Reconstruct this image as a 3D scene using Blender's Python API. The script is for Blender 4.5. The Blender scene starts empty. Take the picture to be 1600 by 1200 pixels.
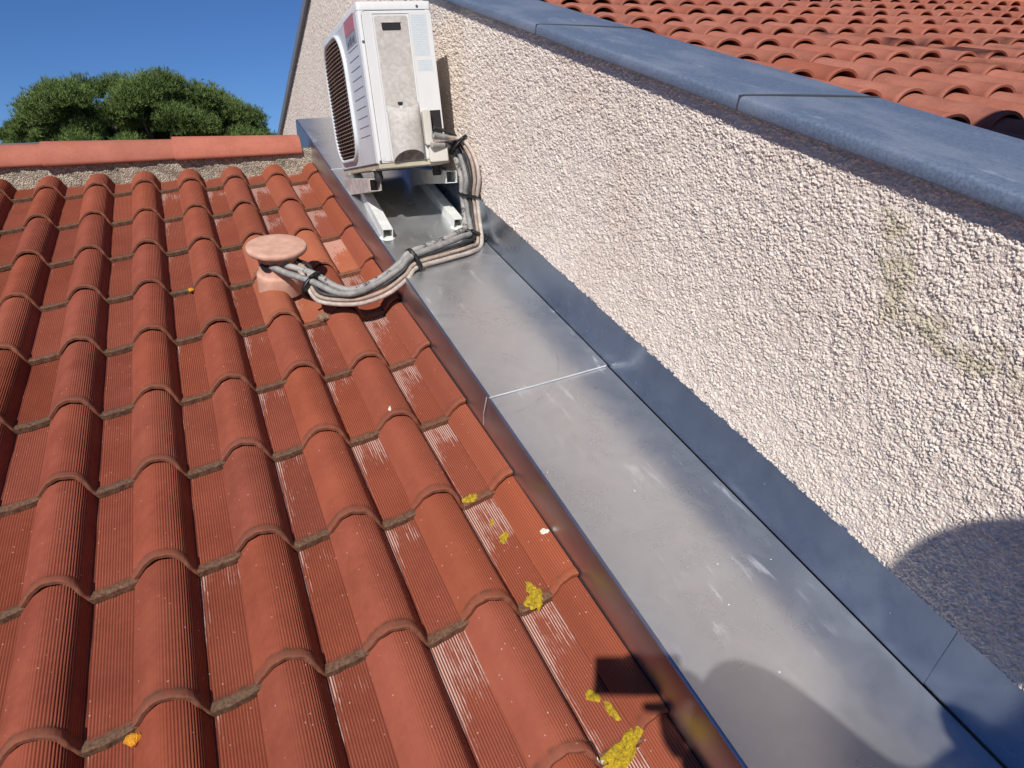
import bpy, math, random
import numpy as np
from mathutils import Matrix, Vector
random.seed(7)
rng = np.random.default_rng(11)
R = math.radians
sc = bpy.context.scene
col = sc.collection

# ------------------------------------------------------------------ frame of the roof
# roof coordinates (a, b, c): a along the ridge, b up the slope, c square to the roof; metres
TH = R(19.0)
CT, ST = math.cos(TH), math.sin(TH)
Z0 = 4.0
def W(a, b, c):
    return Vector((a, b * CT - c * ST, b * ST + c * CT + Z0))
ROOFROT = Matrix(((1, 0, 0), (0, CT, -ST), (0, ST, CT))).to_4x4()

# ------------------------------------------------------------------ camera, sky, sun
CAMH = 1.2280701754385965
RC = np.array([[0.91360101, -0.40065722, 0.06933249],
               [0.16788349, 0.52698727, 0.83312637],
               [-0.37033543, -0.74950531, 0.54871983]])
cam = bpy.data.cameras.new('camera')
camo = bpy.data.objects.new('camera', cam)
col.objects.link(camo)
cam.sensor_width = 36.0
cam.lens = 36.0 * 1113.68 / 1600.0
cam.clip_start = 0.02
cam.clip_end = 3000
m = Matrix.Identity(4)
for i in range(3):
    ax = Vector(RC[i]) @ Matrix.Identity(3)
    wv = ROOFROT.to_3x3() @ Vector(RC[i])
    for j in range(3):
        m[j][i] = wv[j]
m.translation = W(0, 0, CAMH)
camo.matrix_world = m
sc.camera = camo

SUN_TRAVEL = Vector((0.4405, 0.6519, -0.6172)).normalized()
sunl = bpy.data.lights.new('sun', 'SUN')
sunl.energy = 5.0
sunl.angle = R(0.55)
sunl.color = (1.0, 0.96, 0.905)
suno = bpy.data.objects.new('sun', sunl)
col.objects.link(suno)
suno.rotation_euler = SUN_TRAVEL.to_track_quat('-Z', 'Y').to_euler()
suno.location = (-8, -12, 16)

world = bpy.data.worlds.new('World')
sc.world = world
world.use_nodes = True
wn = world.node_tree
sky = wn.nodes.new('ShaderNodeTexSky')
sky.sky_type = 'NISHITA'
sky.sun_disc = False
sky.sun_elevation = R(38.1)
sky.sun_rotation = R(214.0)
sky.altitude = 1500
sky.air_density = 1.0
sky.dust_density = 0.1
sky.ozone_density = 4.0
tint = wn.nodes.new('ShaderNodeMix')
tint.data_type = 'RGBA'; tint.blend_type = 'MULTIPLY'
tint.inputs[0].default_value = 1.0
tint.inputs[7].default_value = (0.50, 0.72, 1.06, 1)
wn.links.new(sky.outputs[0], tint.inputs[6])
wn.links.new(tint.outputs[2], wn.nodes['Background'].inputs[0])
wn.nodes['Background'].inputs[1].default_value = 0.076

sc.view_settings.view_transform = 'Standard'
sc.view_settings.look = 'None'
sc.view_settings.exposure = 0.0
sc.view_settings.gamma = 1.0
sc.view_settings.use_curve_mapping = False
sc.cycles.max_bounces = 8
sc.cycles.use_denoising = True

# ------------------------------------------------------------------ material helpers
class NT:
    def __init__(self, name):
        self.m = bpy.data.materials.new(name)
        self.m.use_nodes = True
        self.t = self.m.node_tree
        self.b = self.t.nodes['Principled BSDF']
    def n(self, kind, **kw):
        nd = self.t.nodes.new(kind)
        for k, v in kw.items():
            if k.startswith('i_'):
                key = k[2:]
                key = int(key) if key.isdigit() else key.replace('_', ' ')
                self.set(nd.inputs[key], v)
            else:
                setattr(nd, k, v)
        return nd
    def set(self, sock, v):
        if isinstance(v, bpy.types.NodeSocket):
            self.t.links.new(v, sock)
        else:
            if sock.type == 'RGBA' and len(v) == 3:
                v = (*v, 1)
            sock.default_value = v
    def P(self, **kw):
        for k, v in kw.items():
            self.set(self.b.inputs[k.replace('_', ' ')], v)
    def math(self, op, a, b=None, c=None, clamp=False):
        nd = self.n('ShaderNodeMath', operation=op, use_clamp=clamp)
        self.set(nd.inputs[0], a)
        if b is not None: self.set(nd.inputs[1], b)
        if c is not None: self.set(nd.inputs[2], c)
        return nd.outputs[0]
    def mix(self, f, a, b, blend='MIX'):
        nd = self.n('ShaderNodeMix', data_type='RGBA', blend_type=blend)
        self.set(nd.inputs[0], f); self.set(nd.inputs[6], a); self.set(nd.inputs[7], b)
        return nd.outputs[2]
    def ramp(self, f, x0, x1, y0=0.0, y1=1.0):
        nd = self.n('ShaderNodeMapRange', interpolation_type='SMOOTHSTEP')
        self.set(nd.inputs[0], f)
        nd.inputs[1].default_value = x0; nd.inputs[2].default_value = x1
        nd.inputs[3].default_value = y0; nd.inputs[4].default_value = y1
        return nd.outputs[0]
    def noise(self, vec, scale, detail=4, rough=0.55, out=0, dist=0.0):
        nd = self.n('ShaderNodeTexNoise')
        if vec is not None: self.set(nd.inputs['Vector'], vec)
        nd.inputs['Scale'].default_value = scale
        nd.inputs['Detail'].default_value = detail
        nd.inputs['Roughness'].default_value = rough
        nd.inputs['Distortion'].default_value = dist
        return nd.outputs[out]
    def vscale(self, vec, s):
        nd = self.n('ShaderNodeMapping')
        self.set(nd.inputs[0], vec)
        nd.inputs['Scale'].default_value = s
        return nd.outputs[0]
    def obj(self):
        return self.n('ShaderNodeTexCoord').outputs['Object']
    def uv(self):
        return self.n('ShaderNodeTexCoord').outputs['UV']
    def sep(self, v):
        nd = self.n('ShaderNodeSeparateXYZ'); self.set(nd.inputs[0], v); return nd.outputs
    def geo(self):
        return self.n('ShaderNodeNewGeometry')
    def oinfo(self):
        return self.n('ShaderNodeObjectInfo')
    def bump(self, h, dist, strength=1.0, normal=None):
        nd = self.n('ShaderNodeBump')
        self.set(nd.inputs['Height'], h)
        nd.inputs['Distance'].default_value = dist
        nd.inputs['Strength'].default_value = strength
        if normal is not None: self.set(nd.inputs['Normal'], normal)
        return nd.outputs[0]

def simple(name, colr, rough=0.6, metal=0.0, bump=0.0, bscale=200, var=0.12, vscale=8):
    k = NT(name)
    o = k.obj()
    n1 = k.noise(o, vscale, 5)
    dark = tuple(c * (1 - var) for c in colr); lite = tuple(min(1, c * (1 + var)) for c in colr)
    k.P(Base_Color=k.mix(k.ramp(n1, 0.3, 0.7), dark, lite), Roughness=rough, Metallic=metal)
    if bump:
        k.P(Normal=k.bump(k.noise(o, bscale, 3), bump))
    return k.m

def tile_material(name, c_dark, c_lite, pinkish, dirt=True, GROOVE=0.0):
    k = NT(name)
    oi = k.oinfo()
    ocol = k.sep(oi.outputs['Color'])            # x shade, y lime bloom, z dirt at the edge
    rnd = oi.outputs['Random']
    pos = k.geo().outputs['Position']
    uv = k.uv(); us = k.sep(uv)
    pan = k.n('ShaderNodeAttribute', attribute_name='pan').outputs['Fac']
    n1 = k.noise(pos, 9, 5, 0.6)
    n2 = k.noise(pos, 70, 4, 0.6)
    f = k.math('ADD', k.math('MULTIPLY', n1, 0.75), k.math('MULTIPLY', n2, 0.35))
    base = k.mix(k.ramp(f, 0.35, 0.75), c_dark, c_lite)
    base = k.mix(k.math('MULTIPLY', ocol[0], 1.0), base, pinkish)
    # each firing a little different
    hsv = k.n('ShaderNodeHueSaturation')
    k.set(hsv.inputs['Color'], base)
    k.set(hsv.inputs['Hue'], k.math('ADD', 0.4993, k.math('MULTIPLY', rnd, 0.0014)))
    k.set(hsv.inputs['Saturation'], k.math('ADD', 0.96, k.math('MULTIPLY', rnd, 0.05)))
    k.set(hsv.inputs['Value'], k.math('ADD', 0.92, k.math('MULTIPLY', k.math('FRACT', k.math('MULTIPLY', rnd, 7.31)), 0.16)))
    base = hsv.outputs[0]
    # grime plus painted shade in the rib grooves, so they read from afar
    gr_ = k.math('ADD', 0.5, k.math('MULTIPLY', -0.5, k.math('COSINE', k.math('MULTIPLY', us[0], 2 * math.pi / 0.0056))))
    onrib = k.math('MULTIPLY', k.math('MULTIPLY', k.ramp(us[0], -0.098, -0.066), k.ramp(us[1], 0.022, 0.03)), GROOVE)
    gr_ = k.math('MULTIPLY', k.math('MULTIPLY', k.ramp(gr_, 0.55, 0.95), onrib), k.math('ADD', 0.45, k.math('MULTIPLY', k.noise(pos, 18, 3), 0.7)))
    base = k.mix(gr_, base, (0.095, 0.026, 0.014))
    # fine light specks
    vor = k.n('ShaderNodeTexVoronoi'); k.set(vor.inputs['Vector'], pos); vor.inputs['Scale'].default_value = 95
    vcs = k.sep(vor.outputs['Color'])
    sp = k.math('MULTIPLY', k.math('LESS_THAN', vor.outputs['Distance'], 0.16), k.math('GREATER_THAN', vcs[0], 0.93))
    base = k.mix(k.math('MULTIPLY', sp, 0.6), base, (0.62, 0.42, 0.36))
    if dirt:
        # lime bloom on the ribs of the pans, strongest below the tile above
        ribv = k.vscale(uv, (235.0, 14.0, 1.0))
        nb = k.noise(ribv, 1.0, 5, 0.7)
        patch = k.noise(pos, 6.5, 3)
        up = k.ramp(us[1], 0.02, 0.36)
        left = k.ramp(us[0], 0.040, 0.006)
        amt = k.math('ADD', k.math('MULTIPLY', up, 0.55), k.math('MULTIPLY', left, 0.38))
        amt = k.math('MULTIPLY', k.math('ADD', amt, k.math('MULTIPLY', k.math('SUBTRACT', patch, 0.5), 0.9)), ocol[1])
        rib = k.math('ADD', 0.5, k.math('MULTIPLY', 0.5, k.math('COSINE', k.math('MULTIPLY', us[0], 2 * math.pi / 0.0056))))
        thr = k.math('SUBTRACT', k.math('ADD', nb, k.math('MULTIPLY', amt, 0.50)), 0.83)
        bloom = k.math('MULTIPLY', k.math('MULTIPLY', k.ramp(thr, -0.02, 0.13), pan), k.ramp(rib, 0.35, 0.75))
        base = k.mix(k.math('MULTIPLY', bloom, 0.62), base, (0.70, 0.57, 0.50))
        # dark moss and soot along the lower edge
        d1 = k.noise(pos, 55, 6, 0.7)
        width = k.math('ADD', 0.0018, k.math('MULTIPLY', pan, 0.015))
        e = k.math('SUBTRACT', us[1], k.math('MULTIPLY', width, k.math('ADD', 0.2, k.math('MULTIPLY', d1, 1.7))))
        moss = k.math('MULTIPLY', k.math('MULTIPLY', k.ramp(e, 0.009, -0.005), k.math('ADD', 0.35, k.math('MULTIPLY', pan, 0.65))), ocol[2])
        mossc = k.mix(k.ramp(k.noise(pos, 160, 3), 0.35, 0.65), (0.045, 0.030, 0.018), (0.165, 0.125, 0.080))
        base = k.mix(k.math('MULTIPLY', moss, 0.88), base, mossc)
        lipm = k.math('MULTIPLY', k.math('MULTIPLY', k.ramp(us[1], 0.025, 0.019), k.ramp(d1, 0.25, 0.6)), ocol[2])
        base = k.mix(k.math('MULTIPLY', lipm, 0.55), base, (0.135, 0.070, 0.045))
        # dust where the ribs stop short of the lip
        d2 = k.ramp(k.math('ABSOLUTE', k.math('SUBTRACT', us[1], 0.024)), 0.010, 0.0)
        base = k.mix(k.math('MULTIPLY', k.math('MULTIPLY', d2, k.ramp(d1, 0.42, 0.62)), k.math('MULTIPLY', ocol[2], 0.75)), base, (0.10, 0.055, 0.035))
    k.P(Base_Color=base, Roughness=0.9, Specular_IOR_Level=0.12)
    k.P(Normal=k.bump(k.noise(pos, 420, 3, 0.6), 0.0006, 0.7))
    return k.m

M = {}
M['tile'] = tile_material('ribbed_terracotta', (0.208, 0.049, 0.028), (0.282, 0.072, 0.040), (0.350, 0.095, 0.046), GROOVE=0.75)
M['tile_smooth'] = tile_material('smooth_terracotta', (0.30, 0.084, 0.042), (0.38, 0.112, 0.056), (0.42, 0.13, 0.065))
M['canal'] = tile_material('canal_terracotta', (0.30, 0.105, 0.068), (0.39, 0.145, 0.096), (0.35, 0.100, 0.058), dirt=False)
M['ridge'] = tile_material('ridge_terracotta', (0.35, 0.112, 0.074), (0.44, 0.150, 0.102), (0.5, 0.2, 0.12), dirt=False)

def vent_material():
    k = NT('pale_terracotta'); o = k.obj()
    f = k.ramp(k.noise(o, 22, 5), 0.3, 0.72)
    base = k.mix(f, (0.50, 0.27, 0.19), (0.62, 0.37, 0.27))
    z = k.sep(o)[2]
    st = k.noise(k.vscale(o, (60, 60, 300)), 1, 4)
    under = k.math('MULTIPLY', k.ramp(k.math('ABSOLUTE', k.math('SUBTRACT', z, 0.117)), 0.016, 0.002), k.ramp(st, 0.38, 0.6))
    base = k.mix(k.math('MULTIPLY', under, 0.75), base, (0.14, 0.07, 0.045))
    k.P(Base_Color=base, Roughness=0.8, Normal=k.bump(k.noise(o, 300, 3), 0.0005))
    return k.m
M['vent'] = vent_material()

def mortar_material():
    k = NT('coarse_mortar'); o = k.obj()
    vor = k.n('ShaderNodeTexVoronoi'); k.set(vor.inputs['Vector'], o); vor.inputs['Scale'].default_value = 190
    c = k.sep(vor.outputs['Color'])[0]
    base = k.mix(c, (0.27, 0.22, 0.155), (0.60, 0.53, 0.42))
    blotch = k.ramp(k.noise(o, 14, 5, 0.65), 0.45, 0.68)
    base = k.mix(k.math('MULTIPLY', blotch, 0.55), base, (0.13, 0.115, 0.095))
    k.P(Base_Color=base, Roughness=0.95)
    h = k.math('ADD', k.noise(o, 110, 5, 0.7), k.math('MULTIPLY', vor.outputs['Distance'], -1.2))
    k.P(Normal=k.bump(h, 0.005, 1.0))
    return k.m
M['mortar'] = mortar_material()

def zinc_material(name, base1, base2, rough0, rough1, metal, scratch=1.0, dull=0.35, swirl=False, WOB=0.0028):
    k = NT(name); pos = k.geo().outputs['Position']
    big = k.noise(pos, 2.6, 5, 0.6, dist=0.6)
    mid = k.noise(pos, 11, 4, 0.55, dist=1.2)
    fine = k.noise(pos, 60, 5, 0.7)
    st = k.noise(k.vscale(pos, (120, 18, 18)), 1.0, 5, 0.75, dist=0.4)
    st2 = k.noise(k.vscale(pos, (14, 90, 50)), 1.0, 5, 0.75, dist=0.8)
    smudge = k.ramp(k.math('ADD', k.math('MULTIPLY', big, 0.55), k.math('MULTIPLY', mid, 0.45)), 0.32, 0.70)
    base = k.mix(smudge, base1, base2)
    scr = k.math('MULTIPLY', k.ramp(k.math('MAXIMUM', st, st2), 0.66, 0.74), k.ramp(mid, 0.50, 0.62))
    vor = k.n('ShaderNodeTexVoronoi'); k.set(vor.inputs['Vector'], pos); vor.inputs['Scale'].default_value = 34
    vs = k.sep(vor.outputs['Color'])
    fleck = k.math('MULTIPLY', k.math('LESS_THAN', vor.outputs['Distance'], 0.055), k.math('GREATER_THAN', vs[1], 0.90))
    base = k.mix(k.math('MULTIPLY', fleck, scratch), base, (0.9, 0.88, 0.85))
    dustf = k.math('MULTIPLY', k.ramp(k.noise(pos, 3.5, 3, 0.5, dist=0.6), 0.40, 0.85), dull)
    rough = k.math('ADD', k.math('MULTIPLY', smudge, rough1 - rough0), rough0)
    rough = k.math('ADD', rough, k.math('MULTIPLY', dustf, 0.35))
    met = k.math('SUBTRACT', metal, k.math('MULTIPLY', fleck, 0.8), clamp=True)
    met = k.math('SUBTRACT', met, k.math('MULTIPLY', dustf, 0.5), clamp=True)
    if swirl:
        # wiped arcs: streaks bent round two centres, and pale smears
        for (cx_, cy_, cz_, sc_) in ((0.60, 1.55, 4.63, 1.0), (1.15, 2.35, 4.95, 0.8)):
            v = k.n('ShaderNodeVectorMath', operation='SUBTRACT'); k.set(v.inputs[0], pos); v.inputs[1].default_value = (cx_, cy_, cz_)
            ln = k.n('ShaderNodeVectorMath', operation='LENGTH'); k.set(ln.inputs[0], v.outputs[0])
            cmb = k.n('ShaderNodeCombineXYZ'); k.set(cmb.inputs[0], k.math('MULTIPLY', ln.outputs['Value'], 46.0)); k.set(cmb.inputs[1], k.math('MULTIPLY', big, 3.0))
            arc = k.noise(cmb.outputs[0], 1.0, 5, 0.65)
            reach = k.math('MULTIPLY', k.ramp(ln.outputs['Value'], 0.52, 0.30), k.ramp(k.noise(pos, 5, 3), 0.36, 0.62))
            a_ = k.math('MULTIPLY', k.ramp(arc, 0.50, 0.72), reach)
            base = k.mix(k.math('MULTIPLY', a_, 0.55), base, (0.80, 0.80, 0.79))
            d_ = k.math('MULTIPLY', k.ramp(arc, 0.46, 0.28), reach)
            base = k.mix(k.math('MULTIPLY', d_, 0.45), base, (0.36, 0.38, 0.41))
            rough = k.math('ADD', rough, k.math('MULTIPLY', a_, 0.12))
        sm = k.noise(k.vscale(pos, (34, 7, 9)), 1.0, 5, 0.6, dist=0.3)
        smr = k.math('MULTIPLY', k.ramp(sm, 0.56, 0.74), k.ramp(k.noise(pos, 4.2, 3), 0.44, 0.62))
        base = k.mix(k.math('MULTIPLY', smr, 0.28), base, (0.84, 0.83, 0.82))
        met = k.math('SUBTRACT', met, k.math('MULTIPLY', smr, 0.30), clamp=True)
    k.P(Base_Color=base, Roughness=rough, Metallic=met)
    wob = k.noise(pos, 3.2, 2)
    k.P(Normal=k.bump(k.math('ADD', wob, k.math('MULTIPLY', fine, 0.006)), WOB, 0.6))
    return k.m
M['zinc'] = zinc_material('bright_zinc', (0.60, 0.615, 0.635), (0.71, 0.712, 0.715), 0.25, 0.34, 0.85, swirl=True, dull=0.20)
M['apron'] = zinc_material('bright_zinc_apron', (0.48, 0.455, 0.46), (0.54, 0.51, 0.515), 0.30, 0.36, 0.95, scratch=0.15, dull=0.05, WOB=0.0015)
M['zinc_side'] = zinc_material('sky_tinted_zinc_upstand', (0.33, 0.385, 0.47), (0.39, 0.445, 0.53), 0.20, 0.30, 0.94, scratch=0.35, dull=0.1)  # blue of the reflected sky mixed into the base colour

def coping_material():
    k = NT('blue_grey_coping'); pos = k.geo().outputs['Position']
    n = k.noise(pos, 160, 4, 0.8)
    sp = k.noise(pos, 420, 3, 0.8)
    big = k.noise(k.vscale(pos, (9, 3, 9)), 1, 5, 0.6)
    base = k.mix(k.ramp(n, 0.35, 0.68), (0.100, 0.136, 0.202), (0.172, 0.212, 0.290))
    base = k.mix(k.math('MULTIPLY', k.ramp(big, 0.45, 0.65), 0.4), base, (0.27, 0.30, 0.365))
    st = k.noise(k.vscale(pos, (46, 6, 20)), 1.0, 5, 0.75)
    base = k.mix(k.math('MULTIPLY', k.ramp(st, 0.60, 0.72), 0.6), base, (0.40, 0.45, 0.53))
    base = k.mix(k.math('MULTIPLY', k.ramp(sp, 0.66, 0.8), 0.4), base, (0.5, 0.54, 0.60))
    k.P(Base_Color=base, Roughness=0.52, Metallic=0.15, Specular_IOR_Level=0.5)
    k.P(Normal=k.bump(n, 0.0008, 0.5))
    return k.m
M['coping'] = coping_material()

def stucco_material():
    k = NT('cream_roughcast'); pos = k.geo().outputs['Position']
    n = k.noise(pos, 130, 4, 0.6)
    big = k.noise(pos, 3.5, 5, 0.6)
    base = k.mix(k.ramp(n, 0.3, 0.7), (0.73, 0.62, 0.53), (0.86, 0.77, 0.68))
    base = k.mix(k.math('MULTIPLY', k.ramp(big, 0.45, 0.65), 0.5), base, (0.72, 0.585, 0.495))
    # greenish streak that runs down from the coping
    s = k.sep(k.n('ShaderNodeTexCoord').outputs['UV'])       # uv carries (b, c) in metres
    w = k.math('MULTIPLY', k.math('SUBTRACT', k.noise(pos, 9, 5, 0.65), 0.5), 0.16)
    line = k.math('ADD', 0.72, k.math('MULTIPLY', k.math('SUBTRACT', s[1], 0.80), 0.42))
    d = k.math('ABSOLUTE', k.math('ADD', k.math('SUBTRACT', s[0], line), w))
    stain = k.math('MULTIPLY', k.ramp(d, 0.055, 0.01), k.math('MULTIPLY', k.ramp(s[1], 0.66, 0.72), k.ramp(s[1], 0.90, 0.85)))
    d2 = k.math('ABSOLUTE', k.math('ADD', k.math('SUBTRACT', s[1], 0.725), w))
    st2 = k.math('MULTIPLY', k.ramp(d2, 0.045, 0.01), k.ramp(s[0], 0.72, 0.62))
    stain = k.math('MULTIPLY', k.math('MAXIMUM', stain, st2), k.ramp(k.noise(pos, 24, 5), 0.36, 0.60))
    base = k.mix(k.math('MULTIPLY', stain, 0.62), base, (0.47, 0.42, 0.25))
    rustn = k.ramp(k.noise(pos, 30, 4), 0.68, 0.78)
    base = k.mix(k.math('MULTIPLY', rustn, 0.35), base, (0.45, 0.30, 0.17))
    k.P(Base_Color=base, Roughness=0.95, Specular_IOR_Level=0.15)
    vo = k.n('ShaderNodeTexVoronoi'); k.set(vo.inputs['Vector'], pos); vo.inputs['Scale'].default_value = 330
    hh_ = k.math('ADD', k.math('MULTIPLY', vo.outputs['Distance'], -1.0), k.math('MULTIPLY', k.noise(pos, 600, 3, 0.6), 0.6))
    k.P(Normal=k.bump(hh_, 0.0015, 1.0))
    return k.m
M['stucco'] = stucco_material()

def far_stucco_material():
    k = NT('cream_roughcast_far'); pos = k.geo().outputs['Position']
    n = k.noise(pos, 60, 4, 0.6)
    base = k.mix(k.ramp(n, 0.3, 0.7), (0.545, 0.425, 0.345), (0.68, 0.56, 0.475))
    k.P(Base_Color=base, Roughness=0.95, Specular_IOR_Level=0.15, Normal=k.bump(k.noise(pos, 110, 4, 0.7), 0.012, 1.0))
    return k.m
M['stucco_far'] = far_stucco_material()

def ac_white():
    k = NT('ac_white_paint'); o = k.obj()
    z = k.sep(o)[2]
    n = k.noise(k.vscale(o, (30, 30, 5)), 1, 5, 0.6)
    base = k.mix(k.math('MULTIPLY', k.ramp(n, 0.45, 0.75), 0.5), (0.67, 0.665, 0.645), (0.60, 0.59, 0.56))
    low = k.math('MULTIPLY', k.ramp(z, 0.05, 0.0), k.ramp(k.noise(o, 40, 5), 0.4, 0.6))
    base = k.mix(k.math('MULTIPLY', low, 0.45), base, (0.36, 0.24, 0.15))
    k.P(Base_Color=base, Roughness=0.42)
    return k.m
M['ac'] = ac_white()
def dusty():
    k = NT('dusty_plastic'); o = k.obj()
    n = k.noise(o, 60, 6, 0.75); n2 = k.noise(o, 14, 4)
    base = k.mix(k.ramp(n, 0.35, 0.65), (0.43, 0.395, 0.355), (0.56, 0.53, 0.49))
    base = k.mix(k.math('MULTIPLY', k.ramp(n2, 0.45, 0.7), 0.4), base, (0.36, 0.32, 0.28))
    k.P(Base_Color=base, Roughness=0.8)
    return k.m
M['ac_dusty'] = dusty()
M['ac_front'] = simple('ac_front_paint', (0.60, 0.62, 0.63), 0.40, var=0.06)
M['ac_base'] = simple('ac_base_pan', (0.47, 0.42, 0.30), 0.55, bump=0.0004)
M['dark'] = simple('opening_shade', (0.012, 0.010, 0.009), 0.7)  # near-black sheets that stand for the shade inside openings
M['louvre'] = simple('brown_grille', (0.27, 0.20, 0.155), 0.55)
M['cover'] = simple('cream_valve_cover', (0.60, 0.56, 0.49), 0.5, var=0.08)
M['screw'] = simple('steel_screw', (0.25, 0.25, 0.24), 0.35, 0.9)
M['red'] = simple('faded_red_badge', (0.46, 0.17, 0.19), 0.5)
M['badge'] = simple('grey_badge', (0.30, 0.31, 0.33), 0.5)
M['ink'] = simple('dark_ink', (0.06, 0.07, 0.09), 0.5)
M['line'] = simple('panel_groove', (0.16, 0.17, 0.20), 0.6)
def label_material():
    k = NT('printed_label'); uv = k.uv()
    s = k.sep(uv)
    rows = k.math('GREATER_THAN', k.math('FRACT', k.math('MULTIPLY', s[1], 17.0)), 0.62)
    words = k.math('GREATER_THAN', k.noise(k.vscale(uv, (9, 17, 1)), 1.0, 2), 0.47)
    f = k.math('MULTIPLY', rows, words)
    k.P(Base_Color=k.mix(k.math('MULTIPLY', f, 0.45), (0.56, 0.60, 0.61), (0.36, 0.41, 0.45)), Roughness=0.5)
    return k.m
M['label'] = label_material()
M['white_steel'] = simple('white_bracket_paint', (0.72, 0.73, 0.68), 0.38, var=0.08, vscale=20)
M['white_dirty'] = simple('soiled_bracket_paint', (0.50, 0.44, 0.40), 0.55, var=0.25, vscale=25)
M['rubber'] = simple('black_rubber', (0.02, 0.02, 0.02), 0.6)
M['inner'] = simple('tube_inside', (0.18, 0.15, 0.10), 0.8)
def conduit_mat(name, c1, c2, printed=False):
    k = NT(name); o = k.obj()
    n = k.noise(o, 45, 5, 0.7)
    base = k.mix(k.ramp(n, 0.35, 0.7), c1, c2)
    if printed:
        blk = k.math('MULTIPLY', k.ramp(k.noise(o, 24, 3), 0.55, 0.57), k.ramp(k.noise(k.vscale(o, (1, 1, 1)), 150, 2), 0.40, 0.5))
        base = k.mix(k.math('MULTIPLY', blk, 0.85), base, (0.02, 0.02, 0.022))
    k.P(Base_Color=base, Roughness=0.62)
    return k.m
M['cond_grey'] = conduit_mat('grey_conduit', (0.20, 0.195, 0.185), (0.33, 0.315, 0.29))
M['cond_tan'] = conduit_mat('sun_bleached_conduit', (0.30, 0.22, 0.17), (0.44, 0.35, 0.28))
M['cond_print'] = conduit_mat('taped_conduit', (0.27, 0.255, 0.235), (0.40, 0.375, 0.345), True)
M['cond_black'] = conduit_mat('black_cable', (0.018, 0.018, 0.02), (0.05, 0.045, 0.045))
M['cond_pale'] = conduit_mat('pale_insulation', (0.38, 0.31, 0.26), (0.55, 0.48, 0.42))
M['tie'] = simple('black_cable_tie', (0.012, 0.012, 0.013), 0.4)
def lichen_mat():
    k = NT('yellow_lichen'); o = k.obj()
    n = k.noise(o, 160, 5, 0.75)
    base = k.mix(k.ramp(n, 0.35, 0.65), (0.24, 0.16, 0.010), (0.60, 0.41, 0.012))
    k.P(Base_Color=base, Roughness=0.95, Normal=k.bump(n, 0.004, 1.0))
    return k.m
M['lichen'] = lichen_mat()
M['orange_lichen'] = simple('orange_lichen', (0.62, 0.26, 0.012), 0.95, bump=0.003, bscale=260, var=0.3, vscale=60)
M['dropping'] = simple('white_dropping', (0.62, 0.56, 0.46), 0.9, bump=0.002, var=0.3, vscale=120)
M['bark'] = simple('pine_bark', (0.13, 0.105, 0.08), 0.95, bump=0.02, bscale=20)
def needle_mat(name='pine_needles', g1=(0.042, 0.074, 0.018), g2=(0.185, 0.255, 0.065)):
    k = NT(name); pos = k.geo().outputs['Position']
    r = k.geo().outputs['Random Per Island']
    n = k.noise(pos, 1.5, 4)
    f = k.math('ADD', k.math('MULTIPLY', r, 0.55), k.math('MULTIPLY', k.ramp(n, 0.35, 0.65), 0.45))
    k.P(Base_Color=k.mix(f, g1, g2), Roughness=0.6, Specular_IOR_Level=0.3)
    return k.m
M['needles'] = needle_mat()
M['ground'] = simple('dry_ground', (0.16, 0.14, 0.09), 0.95, var=0.3, vscale=0.15)
M['render'] = simple('house_render', (0.56, 0.46, 0.38), 0.95, bump=0.004, bscale=120)
M['deck'] = simple('roof_boarding', (0.20, 0.09, 0.05), 0.9)
M['brick'] = simple('shadow_stack_render', (0.5, 0.42, 0.35), 0.95, bump=0.004, bscale=80)
M['slate'] = simple('grey_flashing', (0.17, 0.18, 0.21), 0.5, var=0.1)
M['hem'] = simple('bright_hem', (0.62, 0.63, 0.64), 0.45, 0.35)
M['slate_dark'] = simple('dark_joint', (0.05, 0.055, 0.065), 0.7)
M['skin'] = simple('skin', (0.50, 0.30, 0.21), 0.5, var=0.05)
M['shirt'] = simple('navy_jacket', (0.035, 0.045, 0.075), 0.85)
M['trousers'] = simple('work_trousers', (0.05, 0.05, 0.055), 0.9)
M['hair'] = simple('dark_hair', (0.03, 0.02, 0.015), 0.7)
M['phone'] = simple('black_phone', (0.02, 0.02, 0.022), 0.25)

# ------------------------------------------------------------------ object helpers
def empty(name, label=None, cat=None, group=None, kind=None, loc=None, rot=None, parent=None):
    o = bpy.data.objects.new(name, None)
    col.objects.link(o)
    o.empty_display_size = 0.1
    if parent is not None: o.parent = parent
    if loc is not None: o.location = loc
    if rot is not None: o.rotation_euler = rot
    if label: o['label'] = label
    if cat: o['category'] = cat
    if group: o['group'] = group
    if kind: o['kind'] = kind
    return o

def roofempty(name, a, b, c, label, cat, group=None):
    return empty(name, label, cat, group, loc=W(a, b, c), rot=(TH, 0, 0))

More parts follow.
